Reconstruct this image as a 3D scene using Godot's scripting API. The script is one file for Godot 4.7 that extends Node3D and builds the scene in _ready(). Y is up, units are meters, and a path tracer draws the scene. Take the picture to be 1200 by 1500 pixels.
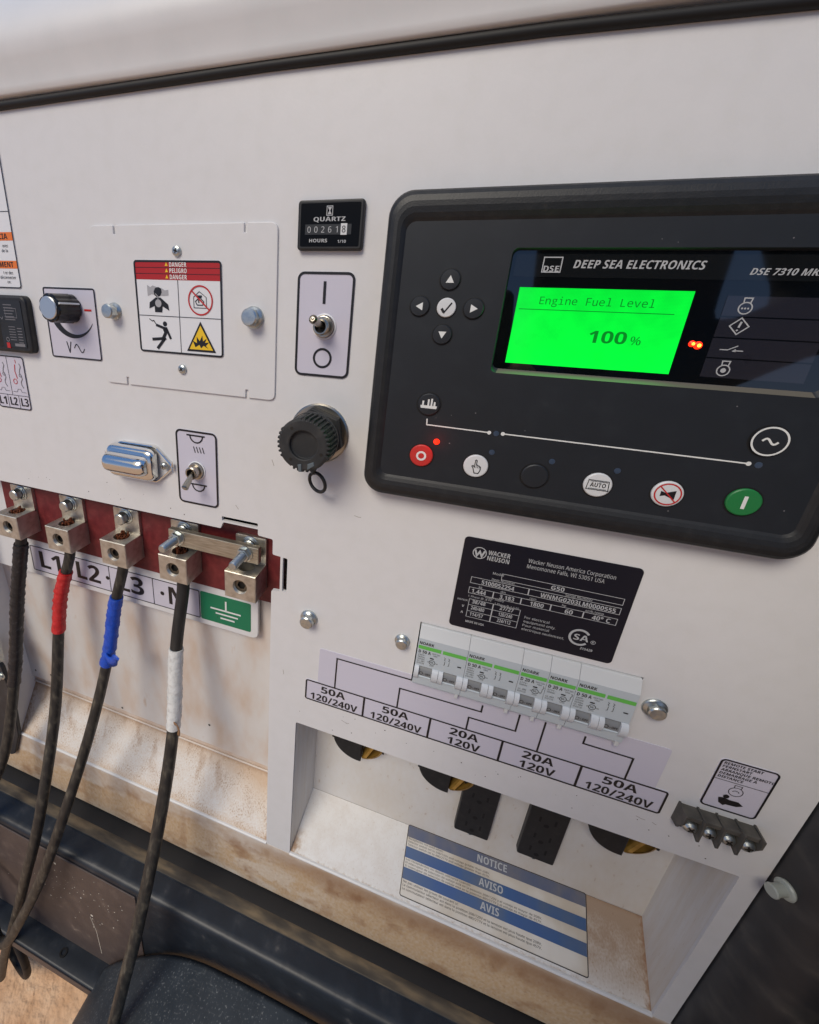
extends Node3D
# Control panel of a towable generator. Panel coordinates: u to the right, v downwards,
# w out of the panel, one unit = 10 cm; the dirt lies at v = 10.

class G:
	# collects triangles in (u, v, w) and turns them into one mesh in metres
	static var font_cache := {}
	static var text_cache := {}
	var vs := PackedVector3Array()
	var ns := PackedVector3Array()
	var ts := PackedVector2Array()
	var cs := PackedColorArray()
	var col := Color(1, 1, 1)
	var o := Vector3(0, 1, 0)
	var bx := Vector3(.1, 0, 0)
	var by := Vector3(0, -.1, 0)
	var bz := Vector3(0, 0, .1)
	func frame(at: Vector3, x: Vector3, y: Vector3, z: Vector3) -> G:
		# a tilted sheet: at, and the directions of u, v, w on it, all in panel units
		o = Vector3(at.x * .1, 1 - at.y * .1, at.z * .1)
		bx = Vector3(x.x, -x.y, x.z) * .1
		by = Vector3(y.x, -y.y, y.z) * .1
		bz = Vector3(z.x, -z.y, z.z) * .1
		return self
	func p(a: Vector3) -> Vector3:
		return o + bx * a.x + by * a.y + bz * a.z
	func d(a: Vector3) -> Vector3:
		return (bx * a.x + by * a.y + bz * a.z).normalized()
	func tri3(a: Vector3, b: Vector3, c: Vector3, na: Vector3, nb: Vector3, nc: Vector3, ta := Vector2.ZERO, tb := Vector2.ZERO, tc := Vector2.ZERO):
		var A := p(a); var B := p(b); var C := p(c)
		var NA := d(na); var NB := d(nb); var NC := d(nc)
		if (B - A).cross(C - A).dot(NA + NB + NC) > 0:
			vs.append(A); vs.append(C); vs.append(B); ns.append(NA); ns.append(NC); ns.append(NB); ts.append(ta); ts.append(tc); ts.append(tb)
		else:
			vs.append(A); vs.append(B); vs.append(C); ns.append(NA); ns.append(NB); ns.append(NC); ts.append(ta); ts.append(tb); ts.append(tc)
		cs.append(col); cs.append(col); cs.append(col)
	func tri(a: Vector3, b: Vector3, c: Vector3, n: Vector3):
		tri3(a, b, c, n, n, n)
	func quad(a: Vector3, b: Vector3, c: Vector3, e: Vector3, n: Vector3):
		tri3(a, b, c, n, n, n, Vector2(0, 0), Vector2(1, 0), Vector2(1, 1)); tri3(a, c, e, n, n, n, Vector2(0, 0), Vector2(1, 1), Vector2(0, 1))
	func quad3(a, b, c, e, na, nb, nc, ne):
		tri3(a, b, c, na, nb, nc); tri3(a, c, e, na, nc, ne)
	func cap(poly: PackedVector2Array, w: float, s := 1.0):
		var t := Geometry2D.triangulate_polygon(poly)
		for i in range(0, t.size(), 3):
			tri(v3(poly[t[i]], w), v3(poly[t[i + 1]], w), v3(poly[t[i + 2]], w), Vector3(0, 0, s))
	static func v3(a: Vector2, w: float) -> Vector3:
		return Vector3(a.x, a.y, w)
	static func area(poly: PackedVector2Array) -> float:
		var s := 0.0
		for i in poly.size():
			s += poly[i].cross(poly[(i + 1) % poly.size()])
		return s
	func wall(poly: PackedVector2Array, w0: float, w1: float, poly1 := PackedVector2Array(), smooth := false):
		# side faces between a polygon at w0 and the same polygon (or another with as many corners) at w1
		var q := poly1 if poly1.size() else poly
		var n := poly.size()
		var s := 1.0 if area(poly) > 0 else -1.0
		for i in n:
			var j := (i + 1) % n
			var e := poly[j] - poly[i]
			if e.length() < 1e-6: continue
			var out := Vector2(e.y, -e.x).normalized() * s
			var across := ((q[i] - poly[i]) + (q[j] - poly[j])) * .5
			var rise := w1 - w0
			var nn := Vector3(out.x * rise, out.y * rise, -across.dot(out)).normalized() if absf(rise) > 1e-6 else Vector3(0, 0, 1)
			if smooth:
				var e0 := poly[i] - poly[(i + n - 1) % n]
				var e2 := poly[(j + 1) % n] - poly[j]
				var oa := (Vector2(e0.y, -e0.x).normalized() * s + out).normalized()
				var ob := (Vector2(e2.y, -e2.x).normalized() * s + out).normalized()
				if e0.normalized().dot(e.normalized()) < .7: oa = out
				if e2.normalized().dot(e.normalized()) < .7: ob = out
				var k := Vector2(nn.x, nn.y).length() * signf(rise if absf(rise) > 1e-6 else 1.0)
				var na := Vector3(oa.x * k, oa.y * k, nn.z); var nb := Vector3(ob.x * k, ob.y * k, nn.z)
				quad3(v3(poly[i], w0), v3(poly[j], w0), v3(q[j], w1), v3(q[i], w1), na, nb, nb, na)
			else:
				quad(v3(poly[i], w0), v3(poly[j], w0), v3(q[j], w1), v3(q[i], w1), nn)
	static func inset(poly: PackedVector2Array, b: float) -> PackedVector2Array:
		# moves every corner inwards by b along its mitre
		var n := poly.size()
		var s := 1.0 if area(poly) > 0 else -1.0
		var r := PackedVector2Array()
		for i in n:
			var e0 := (poly[i] - poly[(i + n - 1) % n]).normalized()
			var e1 := (poly[(i + 1) % n] - poly[i]).normalized()
			var n0 := Vector2(-e0.y, e0.x) * s
			var n1 := Vector2(-e1.y, e1.x) * s
			var m := (n0 + n1).normalized()
			r.append(poly[i] + m * b / maxf(.35, m.dot(n0)))
		return r
	func prism(poly: PackedVector2Array, w0: float, w1: float, bevel := 0.0, smooth := false, back := false):
		if bevel > 0:
			var k := inset(poly, bevel * .3); var q := inset(poly, bevel)
			wall(poly, w0, w1 - bevel, PackedVector2Array(), smooth)
			wall(poly, w1 - bevel, w1 - bevel * .3, k, smooth)
			wall(k, w1 - bevel * .3, w1, q, smooth)
			cap(q, w1)
		else:
			wall(poly, w0, w1, PackedVector2Array(), smooth)
			cap(poly, w1)
		if back: cap(poly, w0, -1)
	static func rr(u0: float, v0: float, u1: float, v1: float, r := 0.0, n := 6) -> PackedVector2Array:
		var a := PackedVector2Array()
		if r <= 0: return PackedVector2Array([Vector2(u0, v0), Vector2(u1, v0), Vector2(u1, v1), Vector2(u0, v1)])
		var cs_ := [Vector2(u0 + r, v0 + r), Vector2(u1 - r, v0 + r), Vector2(u1 - r, v1 - r), Vector2(u0 + r, v1 - r)]
		for k in 4:
			for i in n + 1:
				var t := PI + k * PI / 2 + i * PI / 2 / n
				a.append(cs_[k] + Vector2(cos(t), sin(t)) * r)
		return a
	static func circ(cu: float, cv: float, r: float, n := 32, turn := 0.0) -> PackedVector2Array:
		var a := PackedVector2Array()
		for i in n:
			a.append(Vector2(cu, cv) + Vector2.from_angle(turn + TAU * i / n) * r)
		return a
	func box(u0, v0, w0, u1, v1, w1, bevel := 0.0):
		prism(rr(u0, v0, u1, v1), w0, w1, bevel, false, true)
	func band(a: PackedVector2Array, b: PackedVector2Array, w: float):
		# flat ring between two outlines with as many corners
		var n := a.size()
		for i in n:
			var j := (i + 1) % n
			quad(v3(a[i], w), v3(a[j], w), v3(b[j], w), v3(b[i], w), Vector3(0, 0, 1))
	func ring(cu, cv, r0, r1, w, n := 32):
		band(circ(cu, cv, r1, n), circ(cu, cv, r0, n), w)
	func disc(cu, cv, r, w, n := 28):
		cap(circ(cu, cv, r, n), w)
	func outline(u0, v0, u1, v1, r, t, w):
		# a printed frame of width t inside a rounded rectangle
		band(rr(u0, v0, u1, v1, r), rr(u0 + t, v0 + t, u1 - t, v1 - t, maxf(r - t, .002) if r > 0 else 0.0), w)
	func lathe(cu, cv, prof: Array, seg := 32, turn := 0.0):
		# prof: [radius, w] pairs from the base to the tip
		for k in prof.size() - 1:
			var r0: float = prof[k][0]; var w0: float = prof[k][1]; var r1: float = prof[k + 1][0]; var w1: float = prof[k + 1][1]
			var nr := w1 - w0; var nw := r0 - r1
			for i in seg:
				var a := turn + TAU * i / seg; var b := turn + TAU * (i + 1) / seg
				var A := Vector2(cos(a), sin(a)); var B := Vector2(cos(b), sin(b))
				var na := Vector3(A.x * nr, A.y * nr, nw); var nb := Vector3(B.x * nr, B.y * nr, nw)
				var c := Vector2(cu, cv)
				if r1 < 1e-6:
					tri3(v3(c + A * r0, w0), v3(c + B * r0, w0), v3(c, w1), na, nb, (na + nb) * .5)
				elif r0 < 1e-6:
					tri3(v3(c, w0), v3(c + B * r1, w1), v3(c + A * r1, w1), (na + nb) * .5, nb, na)
				else:
					quad3(v3(c + A * r0, w0), v3(c + B * r0, w0), v3(c + B * r1, w1), v3(c + A * r1, w1), na, nb, nb, na)
	func extr(prof: Array, u0: float, u1: float, smooth := 0.8, steps := 1, uvs := false):
		# sweeps a [v, w] profile along u; outward is to the left of the way the profile runs
		var n := prof.size()
		var fn := []
		for i in n - 1:
			var e := Vector2(prof[i + 1][0] - prof[i][0], prof[i + 1][1] - prof[i][1]).normalized()
			fn.append(Vector2(-e.y, e.x))
		var total := 0.0
		var len_ := [0.0]
		for i in n - 1:
			total += Vector2(prof[i + 1][0] - prof[i][0], prof[i + 1][1] - prof[i][1]).length(); len_.append(total)
		for i in n - 1:
			var f: Vector2 = fn[i]
			var a := f; var b := f
			if i > 0 and f.dot(fn[i - 1]) > smooth: a = (f + fn[i - 1]).normalized()
			if i < n - 2 and f.dot(fn[i + 1]) > smooth: b = (f + fn[i + 1]).normalized()
			for s in steps:
				var ua := lerpf(u0, u1, float(s) / steps); var ub := lerpf(u0, u1, float(s + 1) / steps)
				var pa := Vector3(ua, prof[i][0], prof[i][1]); var pb := Vector3(ub, prof[i][0], prof[i][1])
				var pc := Vector3(ub, prof[i + 1][0], prof[i + 1][1]); var pd := Vector3(ua, prof[i + 1][0], prof[i + 1][1])
				var na := Vector3(0, a.x, a.y); var nb := Vector3(0, b.x, b.y)
				var sa := float(s) / steps; var sb := float(s + 1) / steps; var ta: float = len_[i] / total; var tb: float = len_[i + 1] / total
				tri3(pa, pb, pc, na, na, nb, Vector2(sa, ta), Vector2(sb, ta), Vector2(sb, tb))
				tri3(pa, pc, pd, na, nb, nb, Vector2(sa, ta), Vector2(sb, tb), Vector2(sa, tb))
	static func smooth_path(pts: Array, per := 10) -> PackedVector3Array:
		var r := PackedVector3Array()
		for i in pts.size() - 1:
			var a: Vector3 = pts[maxi(i - 1, 0)]; var b: Vector3 = pts[i]; var c: Vector3 = pts[i + 1]; var e: Vector3 = pts[mini(i + 2, pts.size() - 1)]
			for k in per:
				var t := float(k) / per
				r.append(b.cubic_interpolate(c, a, e, t))
		r.append(pts[-1])
		return r
	func tube(path: PackedVector3Array, radius, seg := 12, ends := true, flat := 1.0):
		# radius: a number or a Callable of (share of the way, index)
		var n := path.size()
		var side := Vector3.ZERO
		var rings := []
		for i in n:
			var t := (path[mini(i + 1, n - 1)] - path[maxi(i - 1, 0)]).normalized()
			if side == Vector3.ZERO: side = t.cross(Vector3(.3, .1, 1)).normalized()
			side = (side - t * side.dot(t)).normalized()
			var up := t.cross(side)
			var r: float = radius.call(float(i) / (n - 1), i) if radius is Callable else radius
			var row := []
			for k in seg:
				var a := TAU * k / seg
				var dir := side * cos(a) + up * sin(a)
				row.append([path[i] + side * cos(a) * r + up * sin(a) * r * flat, dir])
			rings.append(row)
		for i in n - 1:
			for k in seg:
				var j := (k + 1) % seg
				quad3(rings[i][k][0], rings[i][j][0], rings[i + 1][j][0], rings[i + 1][k][0], rings[i][k][1], rings[i][j][1], rings[i + 1][j][1], rings[i + 1][k][1])
		if ends:
			for e in [0, n - 1]:
				var dir := (path[0] - path[1]).normalized() if e == 0 else (path[n - 1] - path[n - 2]).normalized()
				for k in seg:
					tri(path[e], rings[e][k][0], rings[e][(k + 1) % seg][0], dir)
	func stroke(pts: Array, t: float, w: float, closed := false):
		# a printed line of width t with mitred joints
		var n := pts.size()
		var l := []; var r := []
		for i in n:
			var a: Vector2 = pts[(i + n - 1) % n] if closed or i > 0 else pts[i]
			var b: Vector2 = pts[i]
			var c: Vector2 = pts[(i + 1) % n] if closed or i < n - 1 else pts[i]
			var e0 := (b - a).normalized() if a != b else (c - b).normalized()
			var e1 := (c - b).normalized() if c != b else e0
			var n0 := Vector2(-e0.y, e0.x); var n1 := Vector2(-e1.y, e1.x)
			var m := (n0 + n1).normalized()
			var k := t * .5 / maxf(.4, m.dot(n0))
			l.append(b + m * k); r.append(b - m * k)
		for i in (n if closed else n - 1):
			var j := (i + 1) % n
			quad(v3(l[i], w), v3(l[j], w), v3(r[j], w), v3(r[i], w), Vector3(0, 0, 1))
	static func arc(cu, cv, r, a0, a1, n := 16) -> Array:
		var x := []
		for i in n + 1:
			x.append(Vector2(cu, cv) + Vector2.from_angle(deg_to_rad(lerpf(a0, a1, float(i) / n))) * r)
		return x
	func text(s: String, u: float, v: float, h: float, w: float, align := 0, width := 0.0, face := "bold", skew := 0.0):
		# lettering on the baseline v with capitals h high; align -1 starts at u, 0 centres on it, 1 ends there
		var key := face + s
		if not text_cache.has(key):
			if not font_cache.has(face):
				var f := SystemFont.new()
				f.font_names = PackedStringArray(["Droid Sans Mono"] if face == "mono" else ["Droid Serif"] if face == "serif" else ["Droid Sans"])
				f.font_weight = 700 if face == "bold" else 400
				font_cache[face] = f
			var m := TextMesh.new()
			m.font = font_cache[face]; m.font_size = 64; m.pixel_size = .01; m.depth = 0.0; m.curve_step = 3.0; m.text = s
			m.horizontal_alignment = HORIZONTAL_ALIGNMENT_LEFT; m.vertical_alignment = VERTICAL_ALIGNMENT_BOTTOM
			var ar := m.get_mesh_arrays() if m.get_surface_count() else []
			var pts := PackedVector3Array()
			if ar.size() and ar[Mesh.ARRAY_VERTEX] != null:
				var V: PackedVector3Array = ar[Mesh.ARRAY_VERTEX]
				if ar[Mesh.ARRAY_INDEX] != null and ar[Mesh.ARRAY_INDEX].size():
					for i in ar[Mesh.ARRAY_INDEX]: pts.append(V[i])
				else: pts = V
			# the baseline: the lowest point of a capital set the same way
			var base := 0.0
			var mm := TextMesh.new()
			mm.font = font_cache[face]; mm.font_size = 64; mm.pixel_size = .01; mm.depth = 0.0; mm.text = "H"
			mm.horizontal_alignment = HORIZONTAL_ALIGNMENT_LEFT; mm.vertical_alignment = VERTICAL_ALIGNMENT_BOTTOM
			var box_ := mm.get_aabb()
			base = box_.position.y
			text_cache[key] = [pts, base, box_.size.y]
		var c: Array = text_cache[key]
		var P: PackedVector3Array = c[0]
		if P.is_empty(): return
		var lo := 1e9; var hi := -1e9
		for q in P: lo = minf(lo, q.x); hi = maxf(hi, q.x)
		var sy: float = h / float(c[2])
		var sx: float = width / (hi - lo) if width > 0 else sy
		var off := u - lo * sx
		if align == 0: off -= (hi - lo) * sx * .5
		elif align == 1: off -= (hi - lo) * sx
		for i in range(0, P.size(), 3):
			var a := []
			for k in 3:
				var q := P[i + k]
				var y: float = (q.y - float(c[1])) * sy
				a.append(Vector3(off + q.x * sx + skew * y, v - y, w))
			tri(a[0], a[1], a[2], Vector3(0, 0, 1))
	func holed(u0, v0, u1, v1, cu, cv, r, w, n := 40):
		# a flat face with a round hole
		var ang := []
		for i in n: ang.append(-PI + TAU * i / n)
		for c in [Vector2(u0, v0), Vector2(u1, v0), Vector2(u1, v1), Vector2(u0, v1)]: ang.append((c - Vector2(cu, cv)).angle())
		ang.sort()
		var a := PackedVector2Array(); var b := PackedVector2Array()
		for t in ang:
			var e := Vector2(cos(t), sin(t))
			var k := 1e9
			if e.x > 1e-6: k = minf(k, (u1 - cu) / e.x)
			if e.x < -1e-6: k = minf(k, (u0 - cu) / e.x)
			if e.y > 1e-6: k = minf(k, (v1 - cv) / e.y)
			if e.y < -1e-6: k = minf(k, (v0 - cv) / e.y)
			a.append(Vector2(cu, cv) + e * k); b.append(Vector2(cu, cv) + e * r)
		band(a, b, w)
	func mesh(at: Vector3) -> ArrayMesh:
		var m := ArrayMesh.new()
		if vs.is_empty(): return m
		var a := []
		a.resize(Mesh.ARRAY_MAX)
		var V := PackedVector3Array()
		V.resize(vs.size())
		for i in vs.size(): V[i] = vs[i] - at
		a[Mesh.ARRAY_VERTEX] = V; a[Mesh.ARRAY_NORMAL] = ns; a[Mesh.ARRAY_TEX_UV] = ts; a[Mesh.ARRAY_COLOR] = cs
		m.add_surface_from_arrays(Mesh.PRIMITIVE_TRIANGLES, a)
		return m

var M := {}
var used := {}
var rng := RandomNumberGenerator.new()

func P(u: float, v: float, w := 0.0) -> Vector3:
	return Vector3(u * .1, 1 - v * .1, w * .1)

func numbered(called: String) -> String:
	var n: int = used.get(called, 0)
	used[called] = n + 1
	return called if n == 0 else "%s_%03d" % [called, n]

func tag(o: Node, label: String, category := "", group := "", kind := "") -> Node:
	if label: o.set_meta("label", label)
	if category: o.set_meta("category", category)
	if group: o.set_meta("group", group)
	if kind: o.set_meta("kind", kind)
	return o

func thing(called: String, u: float, v: float, w: float, label: String, category: String, group := "") -> Node3D:
	var o := Node3D.new()
	o.name = numbered(called); o.position = P(u, v, w)
	add_child(o)
	tag(o, label, category, group)
	return o

func part(parent: Node3D, called: String, g: G, m: String, label := "") -> MeshInstance3D:
	# one named mesh under a thing or one of its parts; everything is laid out from the thing's own place
	var root := parent
	while root.get_parent() != self: root = root.get_parent()
	var o := MeshInstance3D.new()
	o.mesh = g.mesh(root.position)
	o.name = called
	o.material_override = M[m]
	parent.add_child(o, true)
	if label: o.set_meta("label", label)
	return o

func dup(o: Node3D, shift: Vector3, label: String, turn := 0.0) -> Node3D:
	var c: Node3D = o.duplicate()
	var base := String(o.name)
	if base.length() > 4 and base.right(3).is_valid_int(): base = base.left(-4)
	c.name = numbered(base)
	add_child(c)
	c.position = o.position + Vector3(shift.x * .1, -shift.y * .1, shift.z * .1)
	c.rotation.z = turn
	c.set_meta("label", label)
	return c

# ---------- materials
func srgb(r: float, g: float, b: float) -> Color:
	return Color(r / 255.0, g / 255.0, b / 255.0)

func mat(called: String, c: Color, rough := .5, metal := 0.0, spec := .5) -> StandardMaterial3D:
	var m := StandardMaterial3D.new()
	m.resource_name = called
	m.albedo_color = c; m.roughness = rough; m.metallic = metal; m.metallic_specular = spec
	M[called] = m
	return m

func noise(freq: float, seed_: int, oct := 4, kind := FastNoiseLite.TYPE_SIMPLEX_SMOOTH) -> FastNoiseLite:
	var n := FastNoiseLite.new()
	n.noise_type = kind; n.frequency = freq; n.seed = seed_; n.fractal_octaves = oct
	return n

func image(w: int, h: int, f: Callable) -> ImageTexture:
	var im := Image.create(w, h, false, Image.FORMAT_RGB8)
	for y in h:
		for x in w:
			im.set_pixel(x, y, f.call(x, y))
	return ImageTexture.create_from_image(im)

func field(w: int, h: int, freq: float, seed_: int, oct := 4) -> Image:
	return noise(freq, seed_, oct).get_seamless_image(w, h, false, false, .2, true)

func ramp_texture(size: int, freq: float, seed_: int, stops: Array, oct := 4) -> ImageTexture:
	# stops: [value, colour]
	var f := field(size, size, freq, seed_, oct)
	return image(size, size, func(x: float, y: float):
		var k := f.get_pixel(x, y).r
		for i in stops.size() - 1:
			if k <= stops[i + 1][0]:
				return (stops[i][1] as Color).lerp(stops[i + 1][1], clampf(inverse_lerp(stops[i][0], stops[i + 1][0], k), 0, 1))
		return stops[-1][1])

func triplanar(m: StandardMaterial3D, t: Texture2D, scale_: Vector3):
	m.albedo_texture = t; m.uv1_triplanar = true; m.uv1_world_triplanar = true; m.uv1_scale = scale_

func bumps(m: StandardMaterial3D, freq: float, seed_: int, strength: float, oct := 3):
	var f := field(512, 512, freq, seed_, oct)
	f.bump_map_to_normal_map(6.0)
	m.normal_enabled = true; m.normal_texture = ImageTexture.create_from_image(f); m.normal_scale = strength
	m.uv1_triplanar = true; m.uv1_world_triplanar = true

func emit(m: StandardMaterial3D, c: Color, e: float):
	m.emission_enabled = true; m.emission = c; m.emission_energy_multiplier = e

func materials():
	# painted sheet metal: a faint mottling and a fine orange peel
	var m := mat("paint", Color.WHITE, .42)
	triplanar(m, ramp_texture(512, .012, 3, [[0.0, srgb(217, 216, 215)], [.5, srgb(220, 219, 219)], [1.0, srgb(222, 221, 221)]], 5), Vector3(3, 3, 3))
	bumps(m, .09, 5, .02); m.uv1_scale = Vector3(9, 9, 9)
	m = mat("lid_paint", Color.WHITE, .4)
	triplanar(m, ramp_texture(512, .012, 9, [[0.0, srgb(216, 216, 215)], [.55, srgb(222, 221, 220)], [1.0, srgb(224, 223, 222)]], 5), Vector3(3, 3, 3))
	m = mat("sticker", Color.WHITE, .38); m.albedo_color = srgb(219, 217, 226)
	m = mat("lilac", srgb(205, 202, 215), .4)
	m = mat("white_vinyl", srgb(226, 227, 230), .35)
	m = mat("ink", srgb(24, 23, 26), .4)
	m = mat("grey_ink", srgb(120, 118, 122), .45)
	m = mat("pale_grey_ink", srgb(168, 168, 172), .45)
	m = mat("red_ink", srgb(190, 40, 38), .4)
	m = mat("red_header", srgb(176, 32, 34), .4)
	m = mat("orange_ink", srgb(232, 122, 48), .4)
	m = mat("yellow_ink", srgb(238, 196, 38), .4)
	m = mat("green_vinyl", srgb(14, 118, 82), .4)
	m = mat("white_ink", srgb(226, 228, 226), .45)
	m = mat("dim_white_ink", srgb(178, 180, 182), .45)
	m = mat("nameplate", srgb(19, 20, 32), .32)
	m = mat("blue_ink", srgb(40, 92, 160), .45)
	triplanar(m, ramp_texture(256, .014, 55, [[0.0, srgb(38, 80, 146)], [.45, srgb(56, 90, 138)], [.7, srgb(84, 98, 122)], [1.0, srgb(112, 112, 116)]], 4), Vector3(4, 4, 4)); m.albedo_color = Color.WHITE
	m = mat("dusty_blue_ink", Color.WHITE, .6)
	triplanar(m, ramp_texture(256, .03, 56, [[0.0, srgb(72, 88, 122)], [.5, srgb(92, 98, 120)], [1.0, srgb(124, 116, 112)]], 5), Vector3(5, 5, 5))
	m = mat("dusty_vinyl", Color.WHITE, .6)
	triplanar(m, ramp_texture(256, .012, 58, [[0.0, srgb(226, 224, 220)], [.42, srgb(214, 208, 198)], [.62, srgb(196, 184, 166)], [1.0, srgb(178, 160, 136)]], 5), Vector3(4, 4, 4))
	m = mat("notice_ink", srgb(44, 40, 44), .5)
	# plastics
	m = mat("bezel", Color.WHITE, .48)
	triplanar(m, ramp_texture(512, .03, 21, [[0.0, srgb(24, 26, 29)], [.5, srgb(28, 30, 33)], [.8, srgb(35, 36, 38)], [1.0, srgb(52, 50, 48)]], 5), Vector3(6, 6, 6))
	bumps(m, .2, 22, .05); m.uv1_scale = Vector3(8, 8, 8)
	m = mat("gasket", srgb(78, 72, 62), .8)
	m = mat("faceplate", Color.WHITE, .55)
	triplanar(m, ramp_texture(512, .02, 24, [[0.0, srgb(22, 27, 33)], [.6, srgb(25, 30, 37)], [.86, srgb(30, 35, 41)], [1.0, srgb(46, 50, 54)]], 6), Vector3(5, 5, 5))
	m = mat("key_black", srgb(30, 34, 40), .5)
	m = mat("key_edge", srgb(14, 15, 17), .6)
	m = mat("key_white", srgb(214, 216, 218), .45)
	m = mat("key_red", srgb(196, 48, 44), .45)
	m = mat("key_green", srgb(30, 120, 62), .45)
	m = mat("lens", srgb(8, 10, 13), .03, 0.0, 1.0)
	m = mat("insert", srgb(40, 40, 48), .04, 0.0, 1.0)
	m = mat("header_insert", srgb(22, 24, 26), .04, 0.0, 1.0)
	m = mat("ledge", srgb(94, 89, 79), .7)
	m = mat("meter_face", srgb(16, 17, 19), .25, 0.0, .25)
	m = mat("led_off", srgb(58, 72, 92), .3)
	m = mat("screen", srgb(0, 30, 6), .12); emit(m, Color.WHITE, .95); m.emission_operator = BaseMaterial3D.EMISSION_OP_MULTIPLY
	var px := noise(.01, 12, 3)
	m.emission_texture = image(512, 256, func(x: float, y: float):
		var b := (.88 + .1 * y / 256.0 + .05 * px.get_noise_2d(x, y)) * (.93 if int(x) % 4 == 0 or int(y) % 4 == 0 else 1.0)
		return Color(.03 * b, b, .24 * b))
	m = mat("lcd_ink", srgb(0, 84, 22), .3); emit(m, srgb(0, 130, 30), .6)
	m = mat("led_red", srgb(120, 10, 6), .3); emit(m, srgb(255, 38, 14), 1.9)
	m = mat("led_core", srgb(255, 150, 40), .3); emit(m, srgb(255, 190, 60), 2.6)
	m = mat("black_plastic", Color.WHITE, .5)
	triplanar(m, ramp_texture(256, .04, 31, [[0.0, srgb(24, 24, 26)], [.6, srgb(31, 31, 33)], [1.0, srgb(52, 50, 48)]], 5), Vector3(10, 10, 10))
	m = mat("slot_black", srgb(6, 6, 7), .7)
	m = mat("knob_plastic", srgb(20, 20, 21), .25)
	m = mat("cap_rubber", Color.WHITE, .62)
	triplanar(m, ramp_texture(256, .03, 33, [[0.0, srgb(34, 35, 36)], [.6, srgb(42, 43, 44)], [1.0, srgb(66, 64, 62)]], 5), Vector3(9, 9, 9))
	m = mat("cap_edge", srgb(92, 102, 108), .5)
	m = mat("block_plastic", Color.WHITE, .6)
	triplanar(m, ramp_texture(256, .03, 35, [[0.0, srgb(58, 56, 53)], [.5, srgb(78, 75, 70)], [1.0, srgb(104, 98, 90)]], 5), Vector3(9, 9, 9))
	m = mat("breaker_body", srgb(190, 199, 204), .42)
	m = mat("breaker_shoulder", srgb(206, 208, 208), .4)
	m = mat("breaker_window", srgb(128, 130, 132), .45)
	m = mat("toggle_white", srgb(208, 212, 216), .4)
	m = mat("breaker_green", srgb(104, 190, 84), .4)
	m = mat("seal_rubber", srgb(15, 14, 15), .6)
	m = mat("plug_white", srgb(158, 162, 154), .4)
	# metals
	m = mat("zinc", Color.WHITE, .34, .95)
	triplanar(m, ramp_texture(256, .05, 41, [[0.0, srgb(172, 180, 184)], [.5, srgb(194, 200, 200)], [1.0, srgb(212, 210, 196)]], 4), Vector3(20, 20, 20))
	m = mat("nickel", srgb(178, 172, 160), .28, 1.0)
	m = mat("chrome", srgb(226, 226, 224), .12, 1.0)
	m = mat("aluminium", Color.WHITE, .42, .85)
	triplanar(m, ramp_texture(512, .02, 43, [[0.0, srgb(168, 160, 148)], [.4, srgb(196, 190, 178)], [.7, srgb(208, 204, 194)], [1.0, srgb(216, 212, 204)]], 6), Vector3(10, 10, 10))
	m = mat("brushed_bar", Color.WHITE, .42, .8)
	triplanar(m, ramp_texture(512, .03, 44, [[0.0, srgb(150, 140, 122)], [.5, srgb(182, 174, 158)], [1.0, srgb(206, 200, 186)]], 5), Vector3(3, 40, 40))
	m = mat("set_screw", srgb(120, 112, 100), .4, .9)
	m = mat("socket_dark", srgb(40, 36, 32), .6, .3)
	m = mat("knob_cap", srgb(212, 214, 214), .3, .9)
	m = mat("brass", Color.WHITE, .45, .35)
	triplanar(m, ramp_texture(256, .04, 46, [[0.0, srgb(132, 98, 42)], [.5, srgb(168, 130, 60)], [1.0, srgb(190, 152, 80)]], 4), Vector3(10, 10, 10))
	m = mat("copper", Color.WHITE, .5, .6)
	triplanar(m, ramp_texture(256, .1, 47, [[0.0, srgb(58, 32, 20)], [.5, srgb(122, 66, 40)], [1.0, srgb(176, 104, 66)]], 4), Vector3(30, 30, 30))
	# insulating board, rubber, tape
	m = mat("red_board", Color.WHITE, .5)
	triplanar(m, ramp_texture(512, .03, 51, [[0.0, srgb(92, 26, 30)], [.5, srgb(110, 34, 37)], [.8, srgb(120, 44, 45)], [1.0, srgb(146, 80, 76)]], 6), Vector3(7, 7, 7))
	m = mat("cable_rubber", Color.WHITE, .48)
	triplanar(m, ramp_texture(512, .03, 61, [[0.0, srgb(26, 26, 26)], [.45, srgb(38, 37, 35)], [.64, srgb(60, 57, 51)], [.8, srgb(92, 86, 74)], [1.0, srgb(126, 117, 100)]], 5), Vector3(9, 3, 9))
	bumps(m, .06, 62, .05); m.uv1_scale = Vector3(9, 3, 9)
	m = mat("cable_jacket", Color.WHITE, .5)
	triplanar(m, ramp_texture(256, .03, 63, [[0.0, srgb(26, 26, 26)], [.6, srgb(36, 35, 34)], [1.0, srgb(66, 62, 56)]], 5), Vector3(16, 3, 16))
	for c in [["tape_black", srgb(30, 30, 34)], ["tape_red", srgb(206, 36, 40)], ["tape_blue", srgb(20, 76, 190)], ["tape_white", srgb(226, 226, 222)]]:
		m = mat(c[0], Color.WHITE, .38)
		var a: Color = c[1]
		triplanar(m, ramp_texture(256, .04, 65, [[0.0, a.darkened(.22)], [.5, a], [.8, a.lightened(.06)], [1.0, a.lightened(.4)]], 5), Vector3(14, 14, 14))
		bumps(m, .05, 66, .5); m.uv1_scale = Vector3(14, 14, 14)
	m = mat("tape_brown", srgb(138, 104, 74), .6)
	# frame and fender
	m = mat("frame_black", Color.WHITE, .44)
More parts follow.
